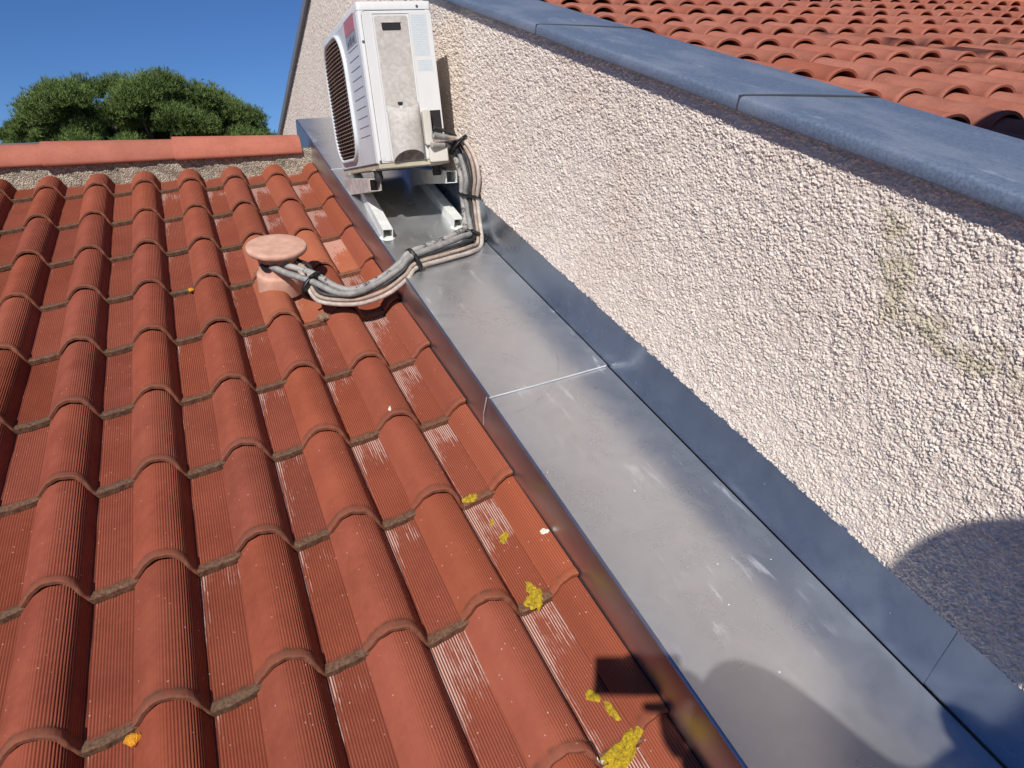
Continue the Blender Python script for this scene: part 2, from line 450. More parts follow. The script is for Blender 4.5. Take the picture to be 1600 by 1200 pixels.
def mkmesh(name, verts, faces, mat, smooth=False, uv=None, attrs=None):
    me = bpy.data.meshes.new(name)
    verts = np.asarray(verts, dtype=np.float32).reshape(-1, 3)
    if isinstance(faces, np.ndarray) and faces.ndim == 2:
        n, k = faces.shape
        me.vertices.add(len(verts)); me.vertices.foreach_set('co', verts.ravel())
        me.loops.add(n * k); me.loops.foreach_set('vertex_index', faces.astype(np.int32).ravel())
        me.polygons.add(n); me.polygons.foreach_set('loop_start', np.arange(0, n * k, k, dtype=np.int32))
        me.update(calc_edges=True)
    else:
        me.from_pydata(verts.tolist(), [], [tuple(int(i) for i in f) for f in faces])
        me.update()
    if smooth is True or smooth is False:
        me.polygons.foreach_set('use_smooth', [bool(smooth)] * len(me.polygons))
    else:
        me.polygons.foreach_set('use_smooth', [bool(s) for s in smooth])
    if uv is not None:
        uv = np.asarray(uv, dtype=np.float32)
        lay = me.uv_layers.new(name='UVMap')
        li = np.empty(len(me.loops), dtype=np.int32); me.loops.foreach_get('vertex_index', li)
        lay.data.foreach_set('uv', uv[li].ravel())
    for nm, vals in (attrs or {}).items():
        at = me.attributes.new(nm, 'FLOAT', 'POINT')
        at.data.foreach_set('value', np.asarray(vals, dtype=np.float32))
    me.materials.append(mat)
    return me

def add(name, me, parent=None, loc=None, rot=None, mat4=None, **props):
    o = bpy.data.objects.new(name, me)
    col.objects.link(o)
    if parent is not None: o.parent = parent
    if loc is not None: o.location = loc
    if rot is not None: o.rotation_euler = rot
    if mat4 is not None: o.matrix_local = mat4
    for k, v in props.items(): o[k] = v
    return o

class MB:
    def __init__(self): self.v = []; self.f = []; self.s = []
    def quad(self, *p, smooth=False):
        i = len(self.v); self.v += [tuple(q) for q in p]; self.f.append(tuple(range(i, i + len(p)))); self.s.append(smooth); return self
    def box(self, x0, x1, y0, y1, z0, z1, bev=0.0):
        if bev <= 0:
            i = len(self.v)
            self.v += [(x, y, z) for z in (z0, z1) for y in (y0, y1) for x in (x0, x1)]
            for f in ((0, 2, 3, 1), (4, 5, 7, 6), (0, 1, 5, 4), (2, 6, 7, 3), (0, 4, 6, 2), (1, 3, 7, 5)):
                self.f.append(tuple(i + q for q in f)); self.s.append(False)
            return self
        b = bev
        i = len(self.v); idx = {}
        lo = (x0, y0, z0); hi = (x1, y1, z1)
        for sx in (0, 1):
            for sy in (0, 1):
                for sz in (0, 1):
                    for ax in range(3):
                        p = [hi[q] if (sx, sy, sz)[q] else lo[q] for q in range(3)]
                        for q in range(3):
                            if q != ax: p[q] += -b if (sx, sy, sz)[q] else b
                        idx[(sx, sy, sz, ax)] = len(self.v); self.v.append(tuple(p))
        def F(*k): self.f.append(tuple(idx[q] for q in k)); self.s.append(False)
        for ax in range(3):
            o1, o2 = [q for q in range(3) if q != ax]
            for sgn in (0, 1):
                ks = []
                for (u, v) in ((0, 0), (1, 0), (1, 1), (0, 1)):
                    t = [0, 0, 0]; t[ax] = sgn; t[o1] = u; t[o2] = v; ks.append((*t, ax))
                F(*ks)
            for u in (0, 1):
                for v in (0, 1):
                    t = [0, 0, 0]; t[o1] = u; t[o2] = v
                    t0 = list(t); t1 = list(t); t0[ax] = 0; t1[ax] = 1
                    F((*t0, o1), (*t1, o1), (*t1, o2), (*t0, o2))
        for sx in (0, 1):
            for sy in (0, 1):
                for sz in (0, 1): F((sx, sy, sz, 0), (sx, sy, sz, 1), (sx, sy, sz, 2))
        return self
    def loft(self, rings, closed=True, caps=True, smooth=True):
        n = len(rings[0]); base = len(self.v)
        for r in rings: self.v += [tuple(p) for p in r]
        m_ = n if closed else n - 1
        for i in range(len(rings) - 1):
            for j in range(m_):
                a = base + i * n + j; b = base + i * n + (j + 1) % n
                self.f.append((a, b, b + n, a + n)); self.s.append(smooth)
        if caps and closed:
            for r, rev in ((rings[0], True), (rings[-1], False)):
                e = len(self.v); self.v += [tuple(p) for p in r]
                self.f.append(tuple(e + j for j in (reversed(range(n)) if rev else range(n)))); self.s.append(False)
        return self
    def lathe(self, prof, n=40, cx=0, cy=0, caps=True, smooth=True):
        return self.loft([[(cx + r * math.cos(2 * math.pi * j / n), cy + r * math.sin(2 * math.pi * j / n), z) for j in range(n)] for r, z in prof], True, caps, smooth)
    def tube(self, pts, rad, sides=10, caps=True):
        pts = [Vector(p) for p in pts]; n = len(pts); up = Vector((0.13, 0.2, 1)).normalized(); rings = []
        prev = None
        for i, p in enumerate(pts):
            t = (pts[min(i + 1, n - 1)] - pts[max(i - 1, 0)]).normalized()
            if prev is None:
                x = t.cross(up).normalized()
            else:
                x = (prev - t * prev.dot(t)).normalized()
            prev = x; y = t.cross(x)
            r = rad[i] if hasattr(rad, '__len__') else rad
            rings.append([p + (x * math.cos(2 * math.pi * j / sides) + y * math.sin(2 * math.pi * j / sides)) * r for j in range(sides)])
        return self.loft(rings, True, caps, True)
    def mesh(self, name, mat):
        me = mkmesh(name, self.v, self.f, mat, self.s)
        import bmesh
        bm = bmesh.new(); bm.from_mesh(me); bmesh.ops.recalc_face_normals(bm, faces=bm.faces); bm.to_mesh(me); bm.free()
        return me
    def obj(self, name, mat, parent=None, **kw):
        return add(name, self.mesh(name, mat), parent, **kw)

def spline(P, step):
    P = [Vector(p) for p in P]; P = [2 * P[0] - P[1]] + P + [2 * P[-1] - P[-2]]
    dense = []
    for i in range(1, len(P) - 2):
        for k in range(24):
            t = k / 24
            dense.append(0.5 * ((2 * P[i]) + (-P[i - 1] + P[i + 1]) * t + (2 * P[i - 1] - 5 * P[i] + 4 * P[i + 1] - P[i + 2]) * t * t + (-P[i - 1] + 3 * P[i] - 3 * P[i + 1] + P[i + 2]) * t ** 3))
    dense.append(P[-2])
    out = [dense[0]]; acc = 0
    for a, b in zip(dense, dense[1:]):
        L = (b - a).length
        while acc + L >= step:
            f = (step - acc) / L; a = a.lerp(b, f); out.append(a.copy()); L = (b - a).length; acc = 0
        acc += L
    return out

# ------------------------------------------------------------------ ground
g = mkmesh('ground', [(-1500, -1500, 0), (1500, -1500, 0), (1500, 1500, 0), (-1500, 1500, 0)], [(0, 1, 2, 3)], M['ground'])
add('ground', g, kind='structure')

# ------------------------------------------------------------------ our house and its roof
A_STRIP = 0.640; C_TRAY = 0.148; A_WALL = 1.042
EAVE = -1.45; RIDGE_B = 4.05
house = empty('house', 'house under the red ribbed tile roof that fills the left of the photo', 'house', loc=(-1.3, 1.0, 0))
hx0, hx1 = -2.9, 1.335
ye = W(0, EAVE, 0).y + 0.25; yr = W(0, RIDGE_B, 0).y; zr = W(0, RIDGE_B, 0).z - 0.12
ze = W(0, EAVE, 0).z - 0.02; yb = 2 * yr - ye
HL = Vector((-1.3, 1.0, 0))
mb = MB()
pent = [(ye, 0), (yb, 0), (yb, ze), (yr, zr - 0.05), (ye, ze)]
mb.loft([[(x - HL.x, y - HL.y, z) for y, z in pent] for x in (hx0 + 0.1, 1.03)], smooth=False)
mb.obj('wall', M['render'], house)
# roof deck, both slopes; local frame = roof frame
roof = MB()
def roofsec(a):
    return [(a, EAVE, -0.060), (a, EAVE, -0.030), (a, RIDGE_B, -0.030)]
yR, zR = W(0, RIDGE_B, -0.03).y, W(0, RIDGE_B, -0.03).z
inv = ROOFROT.to_3x3().transposed()
def toroof(p):
    q = inv @ (Vector(p) - Vector((0, 0, Z0))); return (q.x, q.y, q.z)
secs = []
for a in (hx0, 0.632):
    far = toroof((a, 2 * yR - W(0, EAVE, 0).y, W(0, EAVE, -0.03).z)); far2 = toroof((a, 2 * yR - W(0, EAVE, 0).y, W(0, EAVE, -0.06).z))
    pk = toroof((a, yR, zR - 0.03))
    secs.append([(a, EAVE, -0.060), (a, EAVE, -0.030), (a, RIDGE_B, -0.030), far, far2, pk])
roof.loft(secs, smooth=False)
deck = roof.obj('roof', M['deck'], house)
deck.location = Vector((0, 0, Z0)) - HL
deck.rotation_euler = (TH, 0, 0)

# ---- ribbed interlocking tile: x across (valley foot of the roll at 0), y up the slope from its lower edge, z up
TL = 0.425
PX = np.array([-.1225, -.114, -.106, -.096, -.086, -.076, -.067, -.056, -.046, -.036, -.028, -.020, -.014, -.008, -.003, .001, .008, .02, .035, .05, .07, .083, .093])
PZ = np.array([.0125, .0225, .0330, .0440, .0510, .0550, .0570, .0570, .0555, .0530, .0490, .0420, .0330, .0200, .0070, 0, -.0008, -.0002, .0008, .0020, .0042, .0060, .0075])
SKEW = lambda x: np.interp(x, [-.1225, -.10, -.067, -.03, -.012, 0.0, .02, .083, .093], [.0145, .0160, .0160, .0105, .0025, 0, .0018, .0120, .0130])
_gx = np.linspace(-0.1225, 0.093, 432)
_gz = np.interp(_gx, PX, PZ)
_k = np.exp(-np.linspace(-2, 2, 13) ** 2); _k /= _k.sum()
_gz = np.convolve(np.pad(_gz, 6, mode='reflect', reflect_type='odd'), _k, mode='valid')
def roll_z(x): return float(np.interp(x, _gx, _gz))
def tile_profile(fine, x0=-0.1225, x1=0.093):
    xs = np.linspace(x0, x1, 900)
    zs = np.interp(xs, _gx, _gz)
    s = np.concatenate([[0], np.cumsum(np.hypot(np.diff(xs), np.diff(zs)))])
    i0 = np.argmin(abs(xs))
    s = s - s[i0]
    step = 0.00112 if fine else 0.010
    n = int((s[-1] - s[0]) / step)
    ss = np.linspace(s[0], s[-1], n)
    return ss, np.interp(ss, s, xs), np.interp(ss, s, zs)
RIB = 0.0056
def tile_mesh(name, mat, ribs=True, x0=-0.1225, x1=0.093, amp=0.0020, seed=0, length=TL):
    r_ = np.random.default_rng(seed)
    ss, xs, zs = tile_profile(True, x0, x1)
    n = len(ss)
    nx = -np.gradient(zs, ss); nz = np.gradient(xs, ss)
    # ribs everywhere but the sunny flank of the roll
    k = np.ones(n)
    flank = (xs < -0.058)
    k = np.where(flank, np.clip((xs + 0.092) / 0.034, 0.05, 1), 1.0)
    k = np.where((xs > -0.012) & (xs < 0.004), 0.15, k)
    wave = -amp * k * (0.5 - 0.5 * np.cos(2 * np.pi * ss / RIB)) ** 1.6
    if not ribs: wave = wave * 0.0
    ys = [0.0, 0.0015, 0.005, 0.019, 0.0225, 0.026, 0.034, 0.10, 0.17, 0.24, 0.31, length]
    lip = [-0.0010, 0.0008, 0.0014, 0.0014, 0.0003, -0.0006, 0, 0, 0, 0, 0, 0]
    rb = [0, 0, 0, 0, 0.25, 0.8, 1, 1, 1, 1, 1, 1]
    wob = r_.normal(0, 0.0004, (len(ys), 4))
    V = []; UV = []; PAN = []
    panv = np.clip((xs + 0.001) / 0.003, 0, 1)
    for i, (y, l, q) in enumerate(zip(ys, lip, rb)):
        off = wave * q + l * np.where(k > 0, 1, 0) + wob[i, 0] * np.sin(ss * 30 + wob[i, 1] * 9000)
        X = xs + nx * off; Zv = zs + nz * off
        yy = y + (0.0012 * np.sin(ss * 55 + seed * 2.1) + 0.0008 * np.sin(ss * 190 + seed)) * (1 if i < 3 else 0.4 if i < 6 else 0)
        V.append(np.stack([X, np.full(n, y) + yy - y + SKEW(xs) * max(0.0, 1 - y / 0.10), Zv], 1)); UV.append(np.stack([ss, np.full(n, y)], 1)); PAN.append(panv)
    top = len(V)
    F = []; S = []
    idx = lambda i, j: i * n + j
    for i in range(top - 1):
        a = np.arange(n - 1)
        F.append(np.stack([idx(i, a), idx(i, a + 1), idx(i + 1, a + 1), idx(i + 1, a)], 1)); S += [True] * (n - 1)
    # front face, separate vertices so the edge stays crisp
    th = 0.0080 + 0.0065 * panv
    r0 = V[0]
    fr = r0.copy(); fb = r0.copy(); fb[:, 0] -= nx * th * 0.85; fb[:, 2] -= nz * th; fb[:, 1] += 0.001
    V.append(fr); UV.append(np.stack([ss, np.full(n, -0.002)], 1)); PAN.append(panv)
    V.append(fb); UV.append(np.stack([ss, np.full(n, -0.006)], 1)); PAN.append(panv)
    a = np.arange(n - 1)
    F.append(np.stack([idx(top + 1, a), idx(top + 1, a + 1), idx(top, a + 1), idx(top, a)], 1)); S += [False] * (n - 1)
    # underside, coarse
    ub = fb.copy(); ub[:, 1] = length
    V.append(fb.copy()); UV.append(np.stack([ss, np.full(n, 0.1)], 1)); PAN.append(panv * 0)
    V.append(ub); UV.append(np.stack([ss, np.full(n, length)], 1)); PAN.append(panv * 0)
    F.append(np.stack([idx(top + 3, a), idx(top + 3, a + 1), idx(top + 2, a + 1), idx(top + 2, a)], 1)[:, ::-1]); S += [True] * (n - 1)
    # side faces
    extra = []
    for j in (0, n - 1):
        i0 = top + 4
        base = (top + 4) * n + len(extra)
        p = [V[0][j], V[top - 1][j], ub[j], fb[j]]
        extra += [(q, (ss[j], 0.05 if t in (0, 3) else length), 0) for t, q in enumerate(p)]
        F.append(np.array([[base, base + 1, base + 2, base + 3]])); S.append(False)
    VV = np.concatenate(V + [np.array([e[0] for e in extra])]); UU = np.concatenate(UV + [np.array([e[1] for e in extra])])
    PP = np.concatenate(PAN + [np.zeros(len(extra))])
    return mkmesh(name, VV, np.concatenate(F), mat, S, uv=UU, attrs={'pan': PP})

tilevar = [tile_mesh('ribbed_tile', M['tile'], seed=i) for i in range(5)]
tilecut = [tile_mesh('cut_ribbed_tile', M['tile'], seed=10 + i, x1=-0.064) for i in range(3)]
smoothv = tile_mesh('smooth_tile', M['tile_smooth'], ribs=False, seed=21)
A0, PT = -0.325946, 0.20497441
rows = [3.7631924, 3.36970291, 2.9830552, 2.61419292, 2.24441316, 1.89011574, 1.55400799, 1.21487485, 0.86913091, 0.52, 0.17, -0.18, -0.53, -0.88, -1.23]
rr = random.Random(5)
cnt = 0
for ri, b in enumerate(rows):
    gauge = (rows[ri] - rows[ri + 1]) if ri + 1 < len(rows) else 0.35
    phi = 0.0165 / (rows[ri - 1] - b if ri else 0.39)
    for k in range(-11, 6):
        a = A0 + k * PT
        cut = (k == 5)
        near_vent = (k == 3 and ri in (3, 4)) or (k == 4 and ri == 3)
        me = tilecut[rr.randrange(3)] if cut else tilevar[rr.randrange(5)]
        if near_vent: me = smoothv
        o = add('roof_tile', me, deck)
        length = TL if ri else 0.255
        o.scale = (1, length / TL, 1)
        o.location = (a + rr.uniform(-0.0012, 0.0012), b + rr.uniform(-0.005, 0.005), -0.006 + rr.uniform(-0.0008, 0.0008))
        o.rotation_euler = (-phi + rr.uniform(-0.003, 0.003), rr.uniform(-0.008, 0.008), rr.uniform(-0.008, 0.008))
        warm = max(0.0, min(1.0, (a - 0.15) / 0.5)) * 0.55 + max(0, (b - 1.6)) * 0.13
        lime = max(0.0, min(1.0, (a + 0.35) / 0.75)) * 0.95 + 0.55
        o.color = (min(0.85, warm + rr.uniform(-0.06, 0.16)), lime * rr.uniform(0.75, 1.1), max(0.25, 1.05 - 0.55 * max(0, a - 0.15) * 1.6) * rr.uniform(0.8, 1.1), 1)
        cnt += 1

# ---- mortar under the ridge, and the ridge tiles
def noise1(x, s): return math.sin(x * 31.7 + s) * 0.5 + math.sin(x * 83.1 + s * 2.3) * 0.3 + math.sin(x * 190.3 + s * 5.1) * 0.2
na = 420; rowsm = 14
V = []; 
for i in range(na):
    a = hx0 + (0.640 - hx0) * i / (na - 1)
    for j in range(rowsm):
        t = j / (rowsm - 1)
        b = 3.925 + 0.020 * t + 0.005 * noise1(a, j * 0.9) + 0.004 * noise1(a * 3.1, j)
        c = -0.030 + 0.150 * t + 0.0035 * noise1(a * 1.7, j * 1.7)
        V.append((a, b, c))
F = [(i * rowsm + j, (i + 1) * rowsm + j, (i + 1) * rowsm + j + 1, i * rowsm + j + 1) for i in range(na - 1) for j in range(rowsm - 1)]
add('mortar_bedding', mkmesh('mortar_bedding', V, F, M['mortar'], True), deck)

def ridge_mesh(L=0.62, r0=0.108, r1=0.093):
    rings = []
    n = 22
    for ii, (y, r, th) in enumerate([(0, r0, 0.014), (0.006, r0 + 0.001, 0.014), (L, r1, 0.012)]):
        outer = [(y, -r * math.cos(q), r * math.sin(q)) for q in np.linspace(-0.10, math.pi + 0.10, n)]
        inner = [(y, -(r - th) * math.cos(q), (r - th) * math.sin(q)) for q in np.linspace(math.pi + 0.10, -0.10, n)]
        rings.append(outer + inner)
    m_ = MB(); m_.loft(rings)
    return m_.mesh('ridge_tile', M['ridge'])
rm = ridge_mesh()
cy = W(0, 3.925, 0.103).y + 0.098; cz = W(0, 3.925, 0.103).z - 0.004
rp = toroof((0, cy, cz))
for i in range(7):
    x = -0.03 - 0.57 * (6 - i - 1) if i < 6 else -0.03 + 0.57
for i, x in enumerate([-0.030 - 0.57 * q for q in range(-0, 6)]):
    o = add('ridge_tile', rm, deck)
    o.location = (x, rp[1], rp[2] + 0.002)
    o.rotation_euler = (-TH, -0.004, rr.uniform(-0.006, 0.006))
    o.color = (0.1, 0, 0, 1)
# short last piece butting against the gutter
add('grey_flashing', mkmesh('grey_flashing', [(-1.6, 4.16, 0.137), (-0.62, 4.16, 0.137), (-0.62, 4.20, 0.130), (-1.6, 4.20, 0.130), (-1.6, 4.16, 0.0), (-0.62, 4.16, 0.0)], [(0, 1, 2, 3), (4, 5, 1, 0)], M['slate']), deck)

# ------------------------------------------------------------------ neighbour house: gable wall, coping, canal tiles
nb = empty('neighbouring_house', 'taller neighbouring house with the cream roughcast gable wall and canal tile roof', 'house', loc=(4.6, 2.6, 0))
NL = Vector((4.6, 2.6, 0))
def nbframe(o):
    o.location = Vector((0, 0, Z0)) - NL; o.rotation_euler = (TH, 0, 0); return o

# worley style roughcast height field
def worley(P, Q, g, seed=0):
    r_ = np.random.default_rng(seed)
    N = 512
    jx = r_.random((N, N)); jy = r_.random((N, N)); am = r_.random((N, N)) ** 0.8
    rad = 0.42 + 0.36 * r_.random((N, N))
    u = P / g; v = Q / g
    iu = np.floor(u).astype(int); iv = np.floor(v).astype(int)
    best = np.zeros_like(u)
    for du in (-1, 0, 1):
        for dv in (-1, 0, 1):
            cu = (iu + du); cv = (iv + dv)
            a = cu % N; b = cv % N
            d2 = (u - (cu + jx[a, b])) ** 2 + (v - (cv + jy[a, b])) ** 2
            R2 = rad[a, b] ** 2
            h = (0.35 + 0.65 * am[a, b]) * np.sqrt(np.clip(1 - d2 / R2, 0, 1))
            best = np.maximum(best, h)
    return best
def vnoise(P, Q, g, seed=0):
    r_ = np.random.default_rng(seed); N = 256; T = r_.random((N, N))
    u = P / g; v = Q / g; iu = np.floor(u).astype(int); iv = np.floor(v).astype(int); fu = u - iu; fv = v - iv
    fu = fu * fu * (3 - 2 * fu); fv = fv * fv * (3 - 2 * fv)
    t = lambda a, b: T[a % N, b % N]
    return (t(iu, iv) * (1 - fu) + t(iu + 1, iv) * fu) * (1 - fv) + (t(iu, iv + 1) * (1 - fu) + t(iu + 1, iv + 1) * fu) * fv

# near face of the roughcast: real grains
def rake(b): return 0.945 if b < 5.42 else 0.945 - 0.664 * (b - 5.42)
bs = [0.02]
while bs[-1] < 9.6: bs.append(bs[-1] + 0.00152 * math.hypot(bs[-1], 1.05))
bs = np.array(bs); nc = 450
cs = np.linspace(0, 1, nc)
Bg, Tg = np.meshgrid(bs, cs, indexing='ij')
edge = 0.2945 + 0.0012 * (vnoise(Bg, Bg * 0, 0.03, 3) - 0.5) * 2 + 0.0010 * (vnoise(Bg, Bg * 0, 0.008, 4) - 0.5)
low = np.where(Bg < 4.40, edge, edge - 2.2 * np.clip((Bg - 4.40) / 0.06, 0, 1))
topg = np.array([rake(b) for b in bs])[:, None] + 0.004
Cg = low + (topg - low) * Tg
fade = np.clip(Bg / 3.0, 0, 1)
wx = (vnoise(Bg, Cg, 0.0065, 8) - 0.5) * 0.0075 + (vnoise(Bg, Cg, 0.020, 18) - 0.5) * 0.008
wy = (vnoise(Bg, Cg, 0.0065, 9) - 0.5) * 0.0075 + (vnoise(Bg, Cg, 0.020, 19) - 0.5) * 0.008
clump = vnoise(Bg, Cg, 0.018, 20)
h = worley(Bg + wx * 0.4, Cg + wy * 0.4, 0.0044, 1) * (0.0022 + 0.0036 * clump) + worley(Bg + 0.3 - wy, Cg + wx, 0.0040, 12) * 0.0017
h = h + (vnoise(Bg, Cg, 0.011, 5) - 0.5) * 0.0022 + (vnoise(Bg, Cg, 0.040, 15) - 0.5) * 0.0020 + (vnoise(Bg, Cg, 0.0024, 6) - 0.5) * 0.0012
h = np.maximum(h, 0.0002) + worley(Bg, Cg, 0.013, 3) * 0.0042 * fade
Ag = A_WALL - 0.004 - h
Ag[:, 0] = A_WALL + 0.006
V = np.stack([Ag, Bg, Cg], -1).reshape(-1, 3)
nbq = len(bs); I, J = np.meshgrid(np.arange(nbq - 1), np.arange(nc - 1), indexing='ij')
F = np.stack([I * nc + J, I * nc + J + 1, (I + 1) * nc + J + 1, (I + 1) * nc + J], -1).reshape(-1, 4)[:, ::-1]
gw = add('roughcast', mkmesh('roughcast', V, F, M['stucco'], True, uv=np.stack([Bg, Cg], -1).reshape(-1, 2)), nb)
nbframe(gw)
print('stucco quads', len(F))
mb = MB()
prof = [(-1.6, -5.0), (9.6, -8.0), (9.6, rake(9.6) - 0.01), (5.42, 0.935), (-1.6, 0.935)]
mb.loft([[(a, b, c) for b, c in prof] for a in (A_WALL + 0.008, 1.335)], smooth=False)
nbframe(mb.obj('gable_wall', M['render'], nb))
# main body of the neighbouring house
mb = MB()
yE, zE = W(0, -1.5, 0.6).y, W(0, -1.5, 0.6).z
yK, zK = W(0, 5.25, 0.6).y, W(0, 5.25, 0.6).z
pent = [(yE, 0.0), (2 * yK - yE, 0.0), (2 * yK - yE, zE), (yK, zK), (yE, zE)]
mb.loft([[(x - NL.x, y - NL.y, z) for y, z in pent] for x in (1.336, 9.2)], smooth=False)
mb.obj('wall', M['render'], nb)

# coping: lapped sheets with a rounded nose
def coping_sheet(b0, b1, skew, lift):
    prof = [(1.0175, 0.936), (1.0148, 0.9368), (1.0136, 0.940), (1.0134, 0.949), (1.0142, 0.9575), (1.0170, 0.9622), (1.0225, 0.9645), (1.06, 0.9650), (1.20, 0.9645), (1.338, 0.9640), (1.343, 0.9620), (1.344, 0.957), (1.344, 0.90), (1.341, 0.90), (1.341, 0.955), (1.03, 0.955), (1.0185, 0.952)]
    nseg = max(2, int((b1 - b0) / 0.12)); rings = []
    for i in range(nseg + 1):
        t = i / nseg; ring = []
        for a, c in prof:
            sk = skew * (a - 1.02) / 0.32
            b = b0 + (b1 - b0) * t + sk
            ring.append((a, b, c + lift * t * (1 if c > 0.95 else 0.3) + 0.0006 * math.sin(b * 9 + a * 7)))
        rings.append(ring)
    m_ = MB(); m_.loft(rings)
    return m_.mesh('coping_sheet', M['coping'])
cop = nbframe(empty('coping', parent=nb))
for (b0, b1) in ((-1.6, 0.2), (0.2, 1.160), (1.157, 2.090), (2.087, 3.05), (3.047, 4.2), (4.197, 5.42)):
    add('coping_sheet', coping_sheet(b0, b1 + (0.0 if b1 < 5 else 0), -0.045, 0.0008), cop)
for b0 in (1.160, 2.090):     # dark strips standing in for the shaded gaps at the joints
    mb2 = MB()
    mb2.loft([[(1.020 + 0.322 * t, b0 - 0.004 - 0.045 * t, 0.9652), (1.020 + 0.322 * t, b0 + 0.0005 - 0.045 * t, 0.9652), (1.020 + 0.322 * t, b0 + 0.0005 - 0.045 * t, 0.9672 + 0.002 * math.sin(math.pi * t)), (1.020 + 0.322 * t, b0 - 0.004 - 0.045 * t, 0.9668 + 0.0015 * math.sin(math.pi * t))] for t in np.linspace(0, 1, 9)], smooth=False)
    mb2.box(1.0126, 1.0215, b0 - 0.0030, b0 + 0.0004, 0.9372, 0.9662)
    add('coping_gap_shade', mb2.mesh('coping_gap_shade', M['slate_dark']), cop)
# far rake edge
mb = MB()
mb.loft([[(a, b, rake(b) + dc) for a, dc in ((1.005, -0.03), (1.005, 0.045), (1.36, 0.045), (1.36, -0.03))] for b in (5.42, 9.62)], smooth=False)
add('rake_edge', mb.mesh('rake_edge', M['slate']), cop)

# canal tiles
def canal_mesh(seed=0, length=0.47):
    # wide barrel with a thick lip, shallow pan to its right
    r_ = np.random.default_rng(seed)
    pts = []
    def prof(scale, drop):
        out = []
        for q in np.linspace(0, math.pi, 15):
            out.append((-0.080 * scale * math.cos(q), 0.056 * scale * math.sin(q) ** 0.95 + drop))
        for x in (0.095, 0.12, 0.145):
            out.append((x, drop + 0.002))
        return out
    V = []; F = []; S = []
    ys = [0.0, 0.004, 0.022, 0.027, 0.12, 0.3, length]
    sc_ = [1.02, 1.055, 1.055, 1.0, 0.99, 0.975, 0.96]
    n = 18
    for y, s in zip(ys, sc_):
        for (x, z) in prof(s, 0.0): V.append((x, y, z + r_.normal(0, 0.0003)))
    k = len(ys)
    for i in range(k - 1):
        for j in range(n - 1): F.append((i * n + j, i * n + j + 1, (i + 1) * n + j + 1, (i + 1) * n + j)); S.append(True)
    base = len(V)
    for x, z in prof(1.03, 0): V.append((x, 0.0, z))
    for x, z in prof(0.925, -0.001): V.append((x, 0.002, z - 0.002))
    for j in range(n - 1): F.append((base + j, base + n + j, base + n + j + 1, base + j + 1)); S.append(False)
    b2 = len(V)
    for x, z in prof(0.925, -0.001): V.append((x, 0.002, z - 0.002))
    for x, z in prof(0.84, -0.001): V.append((x, length, z - 0.002))
    for j in range(n - 1): F.append((b2 + j, b2 + n + j, b2 + n + j + 1, b2 + j + 1)); S.append(True)
    uvs = [(v[0], v[1]) for v in V]
    return mkmesh('canal_tile', V, F, M['canal'], S, uv=uvs, attrs={'pan': [0.0] * len(V)})
canal = [canal_mesh(i) for i in range(4)]
nroof = MB()
nroof.loft([[(a, -1.5, 0.64), (a, -1.5, 0.70), (a, 5.28, 0.70), (a, 5.28, 0.60)] for a in (1.345, 9.3)], smooth=False)
nroof = nroof.obj('roof', M['deck'], nb)
nroof.matrix_local = Matrix.Translation(Vector((0, 0, Z0)) - NL) @ ROOFROT @ Matrix.Translation((1.345, 0, 0.72)) @ Matrix.Rotation(-0.013, 4, 'Y') @ Matrix.Translation((-1.345, 0, -0.72))
P2 = 0.2265
nrows = [5.00, 4.55, 4.12, 3.71, 3.32, 2.92, 2.55, 2.22, 1.87, 1.52, 1.17, 0.82, 0.47, 0.12, -0.23]
vis = 0
far_inst = []
for ri, b in enumerate(nrows):
    for k in range(0, 33):
        a = 1.535 + k * P2 + 0.0
        if a > 9.0: continue
        wide = 2.30 + max(0, b - 0.7) * 1.22
        if a < wide:
            o = add('roof_tile', canal[rr.randrange(4)], nroof)
            o.location = (a + rr.uniform(-0.006, 0.006), b + rr.uniform(-0.012, 0.012), 0.744 + rr.uniform(-0.003, 0.003))
            o.rotation_euler = (-0.058 + rr.uniform(-0.010, 0.010), rr.uniform(-0.03, 0.03), rr.uniform(-0.015, 0.015))
            o.color = (max(0, rr.uniform(-0.9, 0.6)), 0, 0, 1)
            vis += 1
        else:
            far_inst.append((a, b))
print('neighbour tiles', vis, 'joined', len(far_inst))
if far_inst:
    src = canal[0]; n = len(src.vertices); co = np.empty(n * 3, dtype=np.float32); src.vertices.foreach_get('co', co); co = co.reshape(-1, 3)
    fs = np.array([p.vertices[:] for p in src.polygons])
    VV = []; FF = []
    for i, (a, b) in enumerate(far_inst):
        VV.append(co + np.array([a, b, 0.737]) + np.stack([co[:, 0] * 0, co[:, 0] * 0, -0.06 * co[:, 1]], 1)); FF.append(fs + i * n)
    add('roof_tile_field', mkmesh('roof_tile_field', np.concatenate(VV), np.concatenate(FF), M['canal'], True, attrs={'pan': np.zeros(n * len(far_inst))}), nroof, kind='stuff')
# neighbour ridge
yk2 = W(0, 5.30, 0.76).y + 0.06; zk2 = W(0, 5.30, 0.76).z
rp2 = toroof((0, yk2, zk2))
for i in range(14):
    o = add('ridge_tile', rm, nroof); o.location = (1.36 + 0.57 * i, rp2[1], rp2[2]); o.rotation_euler = (-TH, -0.004, 0); o.color = (0.9, 0, 0, 1)
na = 500; V = []
for i in range(na):
    a = 1.345 + 7.9 * i / (na - 1)
    for j in range(4):
        t = j / 3; V.append((a, 5.19 + 0.10 * t + 0.004 * noise1(a, j), 0.70 + 0.07 * t + 0.003 * noise1(a, j + 5)))
F = [(i * 4 + j, (i + 1) * 4 + j, (i + 1) * 4 + j + 1, i * 4 + j + 1) for i in range(na - 1) for j in range(3)]
add('mortar_bedding', mkmesh('mortar_bedding', V, F, M['mortar'], True), nroof)
